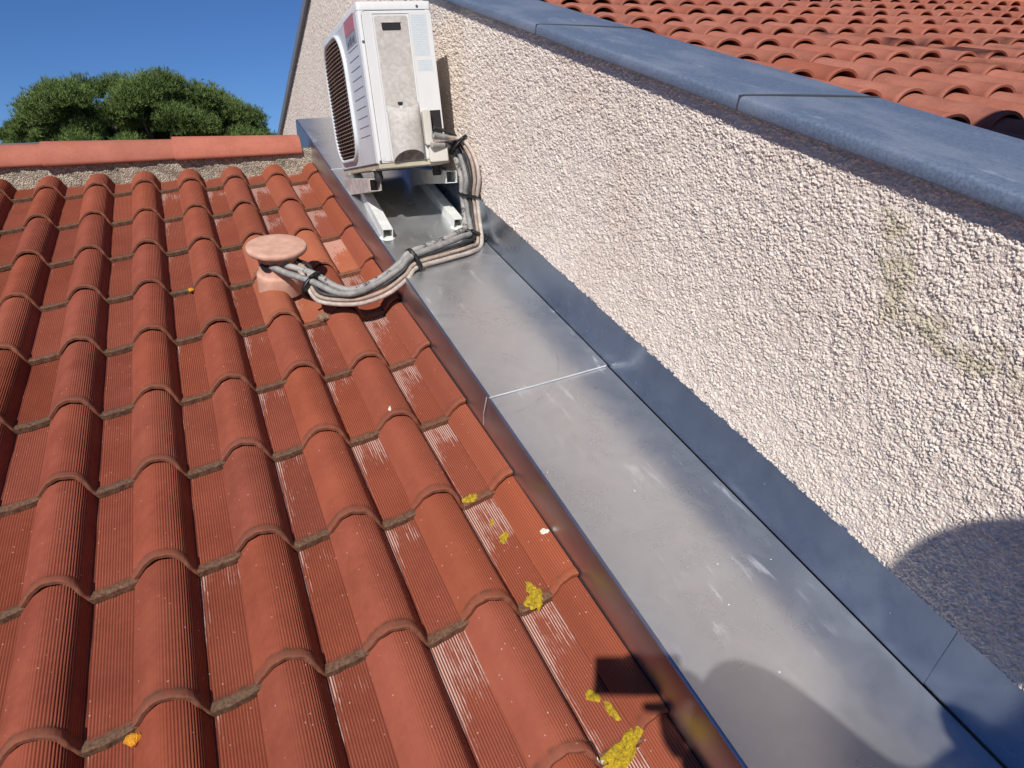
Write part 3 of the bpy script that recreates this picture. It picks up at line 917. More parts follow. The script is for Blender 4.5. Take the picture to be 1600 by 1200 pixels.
# unseen stack, added to cast the shadow on the near canal tiles
ch = MB(); ch.box(1.46 - NL.x, 1.96 - NL.x, -0.30 - NL.y, 0.20 - NL.y, 3.9, 6.20)
cho = ch.obj('shadow_stack', M['brick'], nb)
ch = MB(); ch.box(1.56 - NL.x, 1.90 - NL.x, -0.24 - NL.y, 0.12 - NL.y, 6.201, 6.30)
add('shadow_stack_cap', ch.mesh('shadow_stack_cap', M['ridge']), cho)

# ------------------------------------------------------------------ zinc gutter between tiles and wall
gut = roofempty('zinc_gutter', A_STRIP, 0.4, C_TRAY, 'new bright zinc tray gutter running up between the tile roof and the roughcast wall', 'gutter')
GO = np.array([A_STRIP, 0.4, C_TRAY])
def tray_sheet(b0, b1, c0, skew0, skew1):
    # tray with its folded down apron on the tile side, small hem at the lower end
    prof = [(A_STRIP - 0.001, -0.012), (A_STRIP, C_TRAY - 0.006), (A_STRIP + 0.0015, C_TRAY - 0.0015), (A_STRIP + 0.006, C_TRAY), (0.75, C_TRAY), (0.86, C_TRAY - 0.0012), (0.96, C_TRAY - 0.0008), (1.034, C_TRAY)]
    nseg = max(2, int((b1 - b0) / 0.06)); V = []; S = []
    mbx = MB()
    rings_t = []; rings_b = []
    for i in range(nseg + 1):
        t = i / nseg
        rt = []
        for (a, c) in prof:
            f = (a - A_STRIP) / 0.4
            b = (b0 + skew0 * f) * (1 - t) + (b1 + skew1 * f) * t
            wob = 0.0010 * math.sin(b * 11 + a * 9) * math.sin(a * 23 + b * 3) if 0.7 < a < 1.0 else 0
            wa = 0.0012 * math.sin(b * 7.3 + 1) if c < C_TRAY - 0.01 else 0
            rt.append((a + wa - GO[0], b - GO[1], c + c0 + wob - GO[2]))
        rings_t.append(rt)
    k = len(prof)
    tr = [r[3:] for r in rings_t]; apr = [r[:4] for r in rings_t]
    mbx.loft(tr, closed=False, caps=False, smooth=True)
    mba = MB(); mba.loft(apr, closed=False, caps=False, smooth=True)
    add('apron', mkmesh('apron', mba.v, mba.f, M['apron'], mba.s), gut)
    low = [[(p[0] + (0.0012 if q == 0 else 0.0), p[1], p[2] - (0.0025 if q > 1 else 0)) for q, p in enumerate(r)] for r in rings_t]
    mbx.v = list(mbx.v)
    return mkmesh('tray_sheet', mbx.v, mbx.f, M['zinc'], mbx.s)
s1 = add('tray_sheet', tray_sheet(-1.4, 1.435, 0.0, 0, 0.048), gut)
s2 = add('tray_sheet', tray_sheet(1.429, 3.437, 0.0042, 0.048, 0.04), gut)
s3 = add('tray_sheet', tray_sheet(3.433, 4.39, 0.0084, 0.04, 0.06), gut)
# folded corner at the lap
mb = MB(); mb.loft([[(A_STRIP - 0.003 - GO[0], 1.431 - GO[1] + d, 0.150 - GO[2]), (A_STRIP - 0.010 - GO[0], 1.4315 - GO[1] + d * 0.5, 0.10 - GO[2]), (A_STRIP - 0.007 - GO[0], 1.4315 - GO[1] + d, 0.058 - GO[2])] for d in (0, 0.007)], closed=False, caps=False, smooth=False)
mb.obj('folded_corner', M['hem'], gut)
def upstand(b0, b1, lift):
    mbx = MB(); nseg = max(2, int((b1 - b0) / 0.08)); rings = []
    for i in range(nseg + 1):
        b = b0 + (b1 - b0) * i / nseg
        w = 0.0010 * math.sin(b * 8 + 2)
        rings.append([(1.0383 - lift - GO[0], b - GO[1], C_TRAY + 0.002 - GO[2]), (1.0386 - lift - GO[0], b - GO[1], C_TRAY + 0.016 - GO[2]), (1.0395 - lift + w - GO[0], b - GO[1], 0.22 - GO[2]), (1.0405 - lift - GO[0], b - GO[1], 0.290 - GO[2]), (1.0360 - lift - GO[0], b - GO[1], 0.2985 - GO[2]), (1.0420 - lift - GO[0], b - GO[1], 0.2995 - GO[2])])
    mbx.loft(rings, closed=False, caps=False, smooth=True)
    return mkmesh('wall_upstand', mbx.v, mbx.f, M['zinc_side'], mbx.s)
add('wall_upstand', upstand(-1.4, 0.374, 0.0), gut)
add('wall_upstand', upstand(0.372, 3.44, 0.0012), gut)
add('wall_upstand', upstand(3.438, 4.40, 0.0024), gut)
mb = MB(); mb.quad((-0.0015, 3.99, -0.16), (0.395, 3.995, -0.16), (0.395, 3.995, 0.008), (-0.0015, 3.99, 0.008)); mb.obj('end_piece', M['zinc'], gut)

# rolled hems that catch the sun at the lap of the tray sheets
for b0, sk, lift in ((1.4275, 0.048, 0.0035), (3.4315, 0.04, 0.0075)):
    mb = MB(); mb.tube([(A_STRIP + 0.002 + 0.386 * t - GO[0], b0 + sk * t - GO[1], C_TRAY + lift - GO[2] - 0.0012 * math.sin(math.pi * t)) for t in np.linspace(0, 1, 12)], 0.0024, 8)
    mb.obj('rolled_hem', M['hem'], gut)

# ------------------------------------------------------------------ vent cowl standing on the smooth tile
vent = roofempty('vent_cowl', 0.258, 2.520, 0.043, 'pale pink terracotta vent cowl with a round flat cap standing in the roof tiles', 'roof vent')
mb = MB()
mb.lathe([(0.081, -0.04), (0.081, 0.006), (0.0805, 0.028), (0.078, 0.034), (0.0735, 0.037), (0.0710, 0.044), (0.0690, 0.058), (0.0680, 0.070), (0.0700, 0.084), (0.076, 0.097), (0.085, 0.107), (0.094, 0.113)], 48)
mb.obj('body', M['vent'], vent)
mb = MB()
mb.lathe([(0.092, 0.1132), (0.101, 0.117), (0.1055, 0.122), (0.1065, 0.130), (0.105, 0.1365), (0.101, 0.139), (0.085, 0.1395), (0.05, 0.1385), (0.0, 0.1382)], 56)
mb.obj('cap', M['vent'], vent)
def port(ang):
    m_ = MB(); c_, s_ = math.cos(ang), math.sin(ang)
    cx_, cy_ = 0.0690 * c_, 0.0690 * s_
    rings = []
    for dr, rr_ in ((0.0035, 0.0215), (0.0045, 0.0195), (-0.008, 0.018)):
        rings.append([(cx_ + dr * c_ - s_ * rr_ * math.cos(q), cy_ + dr * s_ + c_ * rr_ * math.cos(q), 0.079 + rr_ * 0.9 * math.sin(q)) for q in np.linspace(0, 2 * math.pi, 20, endpoint=False)])
    m_.loft(rings); return m_
for ang in (-2.36, -0.55):
    port(ang).obj('cable_port', M['dark'], vent)

# ------------------------------------------------------------------ conduits from the cowl to the air conditioner
KA = [(0.218, 2.482, 0.125), (0.263, 2.391, 0.13), (0.339, 2.295, 0.13), (0.403, 2.222, 0.115), (0.464, 2.2, 0.115), (0.556, 2.237, 0.125), (0.634, 2.24, 0.17), (0.68, 2.254, 0.203), (0.816, 2.326, 0.203), (0.912, 2.381, 0.203), (0.978, 2.455, 0.185), (1.0, 2.537, 0.227), (1.0, 2.572, 0.291), (1.0, 2.571, 0.357), (1.0, 2.626, 0.416), (0.99, 2.680, 0.466), (0.95, 2.640, 0.497), (0.88, 2.625, 0.516)]
KB = [(0.236, 2.492, 0.132), (0.284, 2.43, 0.135), (0.353, 2.345, 0.135), (0.419, 2.243, 0.12), (0.48, 2.221, 0.12), (0.569, 2.26, 0.13), (0.641, 2.266, 0.178), (0.682, 2.276, 0.208), (0.819, 2.35, 0.208), (0.914, 2.413, 0.208), (0.970, 2.490, 0.195), (0.995, 2.574, 0.232), (0.995, 2.601, 0.285), (0.995, 2.614, 0.344), (0.99, 2.655, 0.4), (0.975, 2.690, 0.447), (0.94, 2.640, 0.470), (0.87, 2.620, 0.482)]
KC = [(0.318, 2.492, 0.13), (0.351, 2.40, 0.14), (0.345, 2.285, 0.115), (0.376, 2.231, 0.105), (0.47, 2.205, 0.103), (0.566, 2.232, 0.114), (0.64, 2.228, 0.162), (0.691, 2.256, 0.19), (0.822, 2.314, 0.19), (0.92, 2.363, 0.188), (0.99, 2.440, 0.175), (1.007, 2.512, 0.235), (1.007, 2.537, 0.302), (1.007, 2.540, 0.368), (1.007, 2.588, 0.428), (1.0, 2.655, 0.474), (0.96, 2.640, 0.514), (0.88, 2.625, 0.545)]
KD = [(0.312, 2.484, 0.125), (0.337, 2.37, 0.135), (0.338, 2.280, 0.102), (0.371, 2.228, 0.093), (0.472, 2.200, 0.091), (0.574, 2.226, 0.10), (0.644, 2.212, 0.155), (0.694, 2.248, 0.178), (0.825, 2.299, 0.178), (0.93, 2.345, 0.175), (0.997, 2.420, 0.162), (1.012, 2.492, 0.242), (1.012, 2.520, 0.310), (1.012, 2.516, 0.374), (1.012, 2.560, 0.435), (1.0, 2.628, 0.480), (0.965, 2.635, 0.500), (0.88, 2.625, 0.50)]
KE = [(0.306, 2.476, 0.122), (0.318, 2.350, 0.13), (0.334, 2.278, 0.085), (0.367, 2.225, 0.079), (0.472, 2.192, 0.077), (0.579, 2.218, 0.086), (0.648, 2.200, 0.145), (0.696, 2.238, 0.166), (0.826, 2.283, 0.167), (0.935, 2.325, 0.165), (1.005, 2.400, 0.160), (1.020, 2.475, 0.247), (1.020, 2.502, 0.315), (1.020, 2.492, 0.380), (1.018, 2.530, 0.443), (1.005, 2.604, 0.490), (0.975, 2.635, 0.497), (0.88, 2.625, 0.492)]
cnd = roofempty('conduit_bundle', 0.36, 2.25, 0.0, 'tied bundle of grey and tan conduits looping from vent cowl to air conditioner', 'conduits')
CO = Vector((0.36, 2.25, 0.0))
def conduit(K, r, mat, name='conduit', corr=True, jit=0.0, seed=0):
    r_ = random.Random(seed)
    step = 0.0017 if corr else 0.008
    P = [Vector(p) - CO for p in spline([(p[0] + r_.uniform(-jit, jit), p[1] + r_.uniform(-jit, jit), p[2] + r_.uniform(-jit, jit)) for p in K], step)]
    rad = [r * (1 + (0.0 if not corr else (0.10 if (i % 3) else -0.16))) for i in range(len(P))]
    m_ = MB(); m_.tube(P, rad, 12 if corr else 9)
    o = m_.obj(name, mat, cnd); return o
conduit(KA, 0.0108, M['cond_grey'])
conduit(KB, 0.0108, M['cond_print'], jit=0.001)
conduit(KC, 0.0064, M['cond_black'], 'cable', False)
conduit(KD, 0.0068, M['cond_tan'], 'conduit', True)
conduit(KE, 0.0078, M['cond_pale'], 'insulated_pipe', False)
KC2 = [(p[0] - 0.004, p[1] + 0.002, p[2] - 0.018) for p in KC]
conduit(KC2, 0.0042, M['cond_black'], 'cable', False)
def tie(i, scale=1.0, tail=True):
    pts = [Vector(K[i]) - CO for K in (KA, KB, KC, KD, KE)]
    c = sum(pts, Vector()) / 5
    nx = [Vector(K[min(i + 1, 17)]) - Vector(K[i - 1]) for K in (KA, KE)]
    t = (nx[0] + nx[1]).normalized()
    x = (pts[4] - pts[1]); x = (x - t * x.dot(t)); hx_ = x.length / 2 + 0.0135; x.normalize(); y = t.cross(x)
    c = (pts[4] + pts[1]) / 2
    w = max(abs((p - c).dot(y)) for p in pts) + 0.0125
    m_ = MB(); rings = []
    for d, e in ((-0.005, 0.0), (-0.005, 0.0022), (0.005, 0.0022), (0.005, 0.0)):
        ring = []
        for q in np.linspace(0, 2 * math.pi, 24, endpoint=False):
            cq, sq = math.cos(q), math.sin(q)
            ring.append(c + t * d + x * (hx_ + e) * math.copysign(abs(cq) ** 0.75, cq) + y * (w + e) * math.copysign(abs(sq) ** 0.75, sq))
        rings.append(ring)
    m_.loft(rings, smooth=True)
    hp = c - x * hx_ * 0.2 + y * (w + 0.003) * (1 if (y.z > 0) else -1)
    m_.box(hp.x - 0.004, hp.x + 0.004, hp.y - 0.004, hp.y + 0.004, hp.z - 0.003, hp.z + 0.004)
    m_.obj('cable_tie', M['tie'], cnd)
for i in (2, 7, 10, 12, 15): tie(i)

# ------------------------------------------------------------------ air conditioner
MA = np.array([[0.999422100, 0.0103602124, -0.0323748810], [0.000617885733, 0.946727728, 0.322034512], [0.0339865435, -0.321868412, 0.946174212]])
U_, S_, V_ = np.linalg.svd(MA); MA = U_ @ V_
AP = np.array([0.66894079, 2.62845665, 0.40186121]); DX, DY, DZ = 0.2756, 0.7445, 0.5653
acm = Matrix.Translation(W(*AP)) @ ROOFROT @ Matrix([list(r) for r in MA]).to_4x4()
ac = empty('air_conditioner', 'white outdoor air conditioner with a brown slatted grille standing above the zinc gutter', 'air conditioner')
ac.matrix_world = acm
def rrect(x0, x1, z0, z1, r, n=6, rs=None):
    rs = rs or (r, r, r, r); out = []
    for (cx_, cz_, a0, q) in ((x1 - rs[0], z1 - rs[0], 0, 0), (x0 + rs[1], z1 - rs[1], 90, 1), (x0 + rs[2], z0 + rs[2], 180, 2), (x1 - rs[3], z0 + rs[3], 270, 3)):
        for i in range(n + 1):
            t = R(a0 + 90 * i / n); out.append((cx_ + rs[q] * math.cos(t), cz_ + rs[q] * math.sin(t)))
    return out
# casing with a rounded edge all the way round in plan
mb = MB()
plan = [(p, q) for p, q in rrect(0, DX, 0, DY, 0.012, 5)]
def planring(z, ins): 
    return [(min(max(p, ins), DX - ins), min(max(q, ins), DY - ins), z) for p, q in plan]
mb.loft([planring(0.016, 0.0), planring(DZ - 0.030, 0.0)], smooth=True)
mb.obj('casing', M['ac'], ac)
mb = MB(); mb.loft([planring(DZ - 0.0285, -0.001), planring(DZ - 0.006, -0.001), planring(DZ - 0.001, 0.004), planring(DZ, 0.009)], smooth=True)
for q in (0,): pass
lid = mb.obj('lid', M['ac'], ac)
mb = MB(); mb.box(0.004, DX + 0.006, 0.003, DY - 0.01, -0.004, 0.0155, 0.002); mb.obj('base_pan', M['ac_base'], ac)
# front panel face (x = 0 side), pale blue grey with shallow grooves
mb = MB(); mb.box(-0.0022, 0.0, 0.014, DY - 0.012, 0.018, DZ - 0.032, 0.001); fp = mb.obj('front_panel', M['ac_front'], ac)
for i in range(10):
    z = 0.432 - 0.0345 * i
    mb = MB(); mb.box(-0.0030, -0.0021, 0.050, 0.222, z - 0.0014, z + 0.0014); mb.obj('groove', M['line'], fp)
mb = MB(); mb.box(-0.0034, -0.0021, 0.058, 0.236, 0.488, 0.541); mb.obj('red_badge', M['red'], fp)
mb = MB(); mb.box(-0.0032, -0.0021, 0.050, 0.236, 0.444, 0.485); bd = mb.obj('badge', M['badge'], fp)
for i in range(5):
    mb = MB(); y = 0.205 - i * 0.026; mb.box(-0.0040, -0.0031, y - 0.016, y - 0.006 * (i % 2), 0.450, 0.466 + 0.004 * (i % 3)); mb.obj('mark', M['ink'], fp)
# fan grille: frame, dark opening and slats
gy0, gy1, gz0, gz1 = 0.285, 0.728, 0.040, 0.535
out = rrect(gy0, gy1, gz0, gz1, 0.07, 8, rs=(0.12, 0.16, 0.10, 0.12)); inn = rrect(gy0 + 0.014, gy1 - 0.014, gz0 + 0.014, gz1 - 0.014, 0.06, 8, rs=(0.11, 0.15, 0.09, 0.11))
mb = MB(); mb.loft([[(-0.002, y, z) for y, z in out], [(-0.013, y, z) for y, z in out], [(-0.015, (y + y2) / 2, (z + z2) / 2) for (y, z), (y2, z2) in zip(out, inn)], [(-0.012, y, z) for y, z in inn], [(-0.002, y, z) for y, z in inn]], caps=False)
gr = mb.obj('grille', M['ac_front'], ac)
mb = MB(); mb.v = [(-0.0028, y, z) for y, z in inn]; mb.f = [tuple(range(len(inn)))]; mb.s = [False]; mb.obj('opening', M['dark'], gr)
def span(z):
    ys = []
    for (p, q) in zip(inn, inn[1:] + inn[:1]):
        if (p[1] - z) * (q[1] - z) <= 0 and abs(p[1] - q[1]) > 1e-9:
            ys.append(p[0] + (z - p[1]) / (q[1] - p[1]) * (q[0] - p[0]))
    return (min(ys), max(ys)) if len(ys) >= 2 else None
ns = 31
for i in range(ns):
    z = gz0 + 0.024 + (gz1 - gz0 - 0.046) * i / (ns - 1)
    sp_ = span(z)
    if not sp_: continue
    y0, y1 = sp_
    mb = MB()
    rings = []
    for t in np.linspace(0, 1, 7):
        y = y0 + (y1 - y0) * t; bow = 0.006 * math.sin(math.pi * t)
        rings.append([(-0.011 - bow, y, z - 0.0012), (-0.011 - bow, y, z + 0.0016), (-0.004, y, z + 0.0022), (-0.004, y, z - 0.0002)])
    mb.loft(rings, smooth=False); mb.obj('slat', M['louvre'], gr)
for y in np.linspace(gy0 + 0.06, gy1 - 0.06, 7):
    mb = MB(); zz = [z for z in (gz0 + 0.03, gz1 - 0.03)]; mb.box(-0.0095, -0.007, y - 0.0012, y + 0.0012, gz0 + 0.05, gz1 - 0.05); mb.obj('rib', M['louvre'], gr)
# end face towards the camera (y = 0)
def yplate(x0, x1, z0, z1, r, d0, d1, name, mat, par, rs=None, inset=0.0015):
    o_ = rrect(x0, x1, z0, z1, r, 6, rs=rs); i_ = rrect(x0 + inset, x1 - inset, z0 + inset, z1 - inset, max(0.0005, r - inset), 6, rs=[max(0.0005, q - inset) for q in rs] if rs else None)
    m_ = MB(); m_.loft([[(x, -d0, z) for x, z in o_], [(x, -d1 + 0.001, z) for x, z in o_], [(x, -d1, z) for x, z in i_]], smooth=False); return m_.obj(name, mat, par)
sp1 = yplate(0.0165, 0.272, 0.020, DZ - 0.034, 0.010, 0.0002, 0.0020, 'service_panel', M['ac'], ac)
yplate(0.0495, 0.0515, 0.020, 0.524, 0.001, 0.002, 0.0045, 'panel_rim', M['ac'], sp1)
yplate(0.1845, 0.1868, 0.200, 0.524, 0.001, 0.002, 0.0045, 'panel_rim', M['ac'], sp1)
yplate(0.0495, 0.1868, 0.5225, 0.5250, 0.001, 0.002, 0.0045, 'panel_rim', M['ac'], sp1)
sd = yplate(0.0570, 0.1800, 0.190, 0.517, 0.010, 0.002, 0.0038, 'handle_plate', M['ac_dusty'], sp1)
mb = MB()
slot = rrect(0.082, 0.152, 0.468, 0.492, 0.005, 4)
mb.loft([[(x, -0.0040, z) for x, z in slot], [(x, -0.0046, z) for x, z in slot]], smooth=False); mb.obj('handle_slot', M['dark'], sp1)
mb = MB(); mb.box(0.080, 0.154, -0.0075, -0.0039, 0.4925, 0.4960, 0.001); mb.obj('handle_lip', M['ac_dusty'], sp1)
mb = MB(); mb.loft([[(0.103, y, 0.226), (0.124, y, 0.226), (0.121, y, 0.214), (0.106, y, 0.214)] for y in (-0.0039, -0.0047)], smooth=False); mb.obj('latch_notch', M['dark'], sp1)
mb = MB(); mb.loft([[(0.108, y, 0.212), (0.122, y, 0.212), (0.119, y, 0.200), (0.115, y, 0.196)] for y in (-0.0039, -0.0062)], smooth=False); mb.obj('latch', M['ac'], sp1)
# hood over the valves: bulging half cone, cut off at a slant
mb = MB(); rings = []
for t in np.linspace(0, 1, 14):
    z = 0.205 - 0.150 * t
    bul = 0.034 * min(1, (t * 3.2)) ** 0.6 + 0.004
    ring = []
    for q in np.linspace(0, math.pi, 21):
        x = 0.1215 - 0.0615 * math.cos(q)
        y = -0.0035 - bul * math.sin(q) ** 0.85
        zz = z + (0.014 * (1 - math.sin(q)) if t == 0 else 0)
        arch = 0.030 * (1 - math.sin(q)) * (1 - t)
        drop = -0.050 * t * (1 - math.sin(q)) ** 1.0 * 0.9
        ring.append((x, y, z + arch * 0.6 + drop * 0.9))
    rings.append(ring)
mb.loft(rings, closed=False, caps=False, smooth=True)
hood = mb.obj('valve_hood', M['ac_dusty'], sp1)
lastr = rings[-1]
inner = [(0.1215 + (x - 0.1215) * 0.93, y * 0.93 - 0.0002, z + 0.003) for x, y, z in lastr]
mb = MB(); mb.v = inner; mb.f = [tuple(range(len(inner)))]; mb.s = [False]; mb.obj('hood_opening', simple('hood_shade', (0.17, 0.14, 0.115), 0.9, var=0.35, vscale=60), sp1)  # dark face painted as the shadowed inside of the hood
# pipe cover beside the hood and the low bracket plate
yplate(0.1875, 0.2170, 0.066, 0.192, 0.008, 0.002, 0.026, 'pipe_cover', M['cover'], ac, inset=0.004)
mb = MB(); mb.box(0.2175, 0.2650, -0.0030, -0.0021, 0.060, 0.190); mb.obj('cable_opening', M['dark'], ac)
yplate(0.200, 0.272, 0.004, 0.064, 0.006, 0.002, 0.018, 'drain_plate', M['cover'], ac, inset=0.003)
lab = MB(); lab.v = [(0.193, -0.0024, 0.380), (0.252, -0.0024, 0.380), (0.252, -0.0024, 0.518), (0.193, -0.0024, 0.518)]; 
add('rating_label', mkmesh('rating_label', lab.v, [(0, 1, 2, 3)], M['label'], uv=[(0, 0), (1, 0), (1, 1), (0, 1)]), ac)
add('small_label', mkmesh('small_label', [(0.200, -0.0024, 0.328), (0.256, -0.0024, 0.328), (0.256, -0.0024, 0.366), (0.200, -0.0024, 0.366)], [(0, 1, 2, 3)], M['label'], uv=[(0, 0), (0.9, 0), (0.9, 0.3), (0, 0.3)]), ac)
mb = MB()
for (x, z) in ((0.009, 0.434), (0.011, 0.022), (0.222, 0.547)):
    m2 = MB(); m2.loft([[(x + r_ * math.cos(q), -y_, z + r_ * math.sin(q)) for q in np.linspace(0, 2 * math.pi, 12, endpoint=False)] for r_, y_ in ((0.0048, -0.001), (0.0045, 0.0022), (0.0025, 0.0036))]); m2.obj('screw', M['screw'], ac)
seam = MB(); seam.tube([(0.0135, -0.0008, 0.02), (0.0135, -0.0008, DZ - 0.05), (0.020, -0.0008, DZ - 0.0345), (0.030, -0.0008, DZ - 0.0305), (0.25, -0.0008, DZ - 0.0300)], 0.0008, 5); seam.obj('panel_seam', M['line'], ac)
# feet
for (x, y) in ((0.018, 0.10), (0.018, 0.60), (0.255, 0.10), (0.255, 0.60)):
    mb = MB(); mb.box(x - 0.022, x + 0.022, y - 0.018, y + 0.018, -0.0072, -0.0042, 0.001); mb.obj('foot', M['ac'], ac)

# ------------------------------------------------------------------ brackets: level arm held by a tube lying on the tray
def rect_tube(m_, p0, p1, w, h, th=0.0026, up=Vector((0, 0, 1)), h1=None):
    p0 = Vector(p0); p1 = Vector(p1); t = (p1 - p0).normalized(); x = t.cross(up).normalized(); y = x.cross(t)
    def ring(p, e, hh): return [p + x * (sx * (w / 2 - e)) + y * (sy * (hh / 2 - e)) for sx, sy in ((-1, -1), (1, -1), (1, 1), (-1, 1))]
    h1 = h1 or h
    m_.loft([ring(p0 + t * 0.10, th, h), ring(p0, th, h), ring(p0, 0, h), ring(p1, 0, h1)], smooth=False)
def bracket(name, label, foot, head, arm0, arm1, mat):
    br = roofempty(name, foot[0], foot[1], C_TRAY, label, 'bracket', 'brackets under the air conditioner')
    O = Vector((foot[0], foot[1], C_TRAY))
    mb = MB(); rect_tube(mb, Vector(foot) - O, Vector(head) - O, 0.040, 0.040); mb.obj('lower_tube', M['white_steel'], br)
    mb = MB(); rect_tube(mb, Vector(arm0) - O, Vector(arm1) - O, 0.046, 0.046, h1=0.072); mb.obj('arm', mat, br)
    mb = MB(); mb.lathe([(0.030, 0.0004), (0.030, 0.004), (0.024, 0.006), (0.022, 0.0065)], 24, 0, 0.010); mb.obj('foot_plate', M['white_steel'], br)
    return br
# left arm: top at (2.70,.333); AC axis slopes -.34 in roof frame
bracket('bracket', 'white steel bracket under the air conditioner, on the tile side of the gutter',
        (0.676, 2.551, 0.1702), (0.722, 3.25, 0.1702), (0.672, 2.702, 0.3140), (0.676, 3.150, 0.1610), M['white_dirty'])
bracket('bracket', 'white steel bracket at the wall side of the gutter, beside the hanging conduits',
        (0.980, 2.592, 0.1702), (1.012, 3.25, 0.1702), (0.968, 2.655, 0.3420), (0.972, 3.150, 0.1900), M['white_steel'])
for o_, pts in (('a', [(0.686, 2.735, 0.322)]), ('b', [(0.945, 2.735, 0.338)])):
    for p in pts:
        pass
rb_local = [(0.018, 0.10), (0.255, 0.10)]
for (x, y) in rb_local:
    mb = MB(); mb.lathe([(0.016, -0.046), (0.018, -0.030), (0.015, -0.020), (0.018, -0.008)], 16, x, y); mb.obj('rubber_mount', M['rubber'], ac)

# ------------------------------------------------------------------ lichen, droppings and loose bits on the tiles
def tile_height(a, b):
    k = math.floor((a - A0 + 0.1215) / PT)
    x = a - (A0 + k * PT)
    if x > 0.0833: k += 1; x = a - (A0 + k * PT)
    z = roll_z(x) - 0.006
    lo = max([r for r in rows if r <= b])
    i = rows.index(lo); g_ = (rows[i - 1] - lo) if i else 0.39
    return z - 0.0165 * (b - lo) / g_
def crust(name, label, cat, a, b, ra, rb, mat, seed, rot=0.0, thick=0.0035, group=None):
    r_ = random.Random(seed); n = 26; rings = 7
    ph = [r_.uniform(0, 6.28) for _ in range(6)]
    z0 = tile_height(a, b)
    if name == 'lichen': ra *= 1.25; rb *= 1.2
    root = (a, b, z0)
    V = [(0, 0, thick)]; F = []
    for i in range(1, rings + 1):
        t = i / rings
        for j in range(n):
            q = 2 * math.pi * j / n
            rad = t * (1 + 0.20 * math.sin(2 * q + ph[0]) + 0.14 * math.sin(3 * q + ph[1]) + 0.09 * math.sin(7 * q + ph[2]) + 0.07 * math.sin(11 * q + ph[3]))
            x = rad * ra * math.cos(q); y = rad * rb * math.sin(q)
            x, y = x * math.cos(rot) - y * math.sin(rot), x * math.sin(rot) + y * math.cos(rot)
            zz = tile_height(a + x, b + y) - z0
            hgt = (thick * (0.5 + 0.7 * r_.random())) if i < rings else -0.0015
            V.append((x, y, zz + hgt))
    for j in range(n): F.append((0, 1 + j, 1 + (j + 1) % n))
    for i in range(rings - 1):
        for j in range(n):
            p = 1 + i * n + j; q = 1 + i * n + (j + 1) % n
            F.append((p, p + n, q + n, q))
    o = add(name, mkmesh(name, V, F, mat, True), loc=W(*root), rot=(TH, 0, 0), label=label, category=cat)
    if group: o['group'] = group
    return o
LG = 'yellow lichen patches on the tiles beside the gutter'
crust('lichen', 'frilly yellow lichen clump at a tile edge, highest of the patches near the gutter', 'lichen', 0.520, 1.236, 0.017, 0.012, M['lichen'], 1, 0.1, 0.006, LG)
crust('lichen', 'faint small yellow lichen spot just above the triangular patch on a pan', 'lichen', 0.545, 1.150, 0.007, 0.005, M['lichen'], 2, 0.5, 0.0025, LG)
crust('lichen', 'small triangular yellow lichen patch midway down a white streaked pan', 'lichen', 0.552, 1.092, 0.013, 0.010, M['lichen'], 3, 0.9, 0.003, LG)
crust('lichen', 'square yellow lichen patch with a tail at the lower edge of a tile', 'lichen', 0.538, 0.893, 0.020, 0.019, M['lichen'], 4, 0.7, 0.004, LG)
crust('lichen', 'narrow yellow lichen tail joined above the square patch', 'lichen', 0.545, 0.925, 0.008, 0.017, M['lichen'], 14, 0.3, 0.003, LG)
crust('lichen', 'round yellow lichen disc at the corner of the square shadow', 'lichen', 0.547, 0.648, 0.0105, 0.0115, M['lichen'], 5, 0.2, 0.003, LG)
crust('lichen', 'bean shaped yellow lichen patch just below the round disc', 'lichen', 0.564, 0.606, 0.007, 0.017, M['lichen'], 6, 0.15, 0.003, LG)
crust('lichen', 'largest yellow lichen patch at the bottom edge of the photo', 'lichen', 0.540, 0.530, 0.034, 0.020, M['lichen'], 7, 0.45, 0.005, LG)
crust('bird_dropping', 'white splash of bird dropping on the last roll beside the gutter', 'bird dropping', 0.624, 1.030, 0.010, 0.008, M['dropping'], 10, 0.0, 0.0015)
crust('bird_dropping', 'small white crust at a mossy joint near the bottom edge', 'bird dropping', 0.492, 0.527, 0.010, 0.006, M['dropping'], 11, 0.4, 0.004)
crust('leaf', 'tiny pale dry leaf lying on a roll below the conduits', 'leaf', 0.417, 1.605, 0.004, 0.011, M['dropping'], 12, -0.35, 0.0012)
def lump(name, label, cat, a, b, c, r, mat, seed):
    r_ = random.Random(seed); mb_ = MB(); rings = []
    ph = [r_.uniform(0, 6) for _ in range(4)]
    for t in np.linspace(0.02, 0.98, 8):
        z = -r * math.cos(math.pi * t); q0 = math.sin(math.pi * t) * r
        rings.append([(q0 * (1 + 0.25 * math.sin(2 * q + ph[0]) + 0.18 * math.sin(3 * q + ph[1] + z * 90)) * math.cos(q), q0 * (1 + 0.2 * math.sin(3 * q + ph[2])) * math.sin(q), z * 0.75) for q in np.linspace(0, 2 * math.pi, 10, endpoint=False)])
    mb_.loft(rings, smooth=False)
    return mb_.obj(name, mat, loc=W(a, b, c), rot=(TH, 0, 0), label=label, category=cat)
lump('lichen', 'orange lichen flake at a pan corner near the lower left of the photo', 'lichen', -0.243, 0.857, 0.002, 0.0125, M['orange_lichen'], 8)
lump('lichen', 'tiny orange lichen spot on a tile edge left of the vent cowl', 'lichen', -0.050, 2.612, 0.000, 0.010, M['orange_lichen'], 9)
lump('mortar_lump', 'chipped brown lump of mortar below the conduits at a tile corner', 'mortar lump', 0.362, 2.262, 0.006, 0.020, simple('brown_mortar', (0.24, 0.15, 0.09), 0.95, bump=0.004, var=0.4, vscale=70), 3)

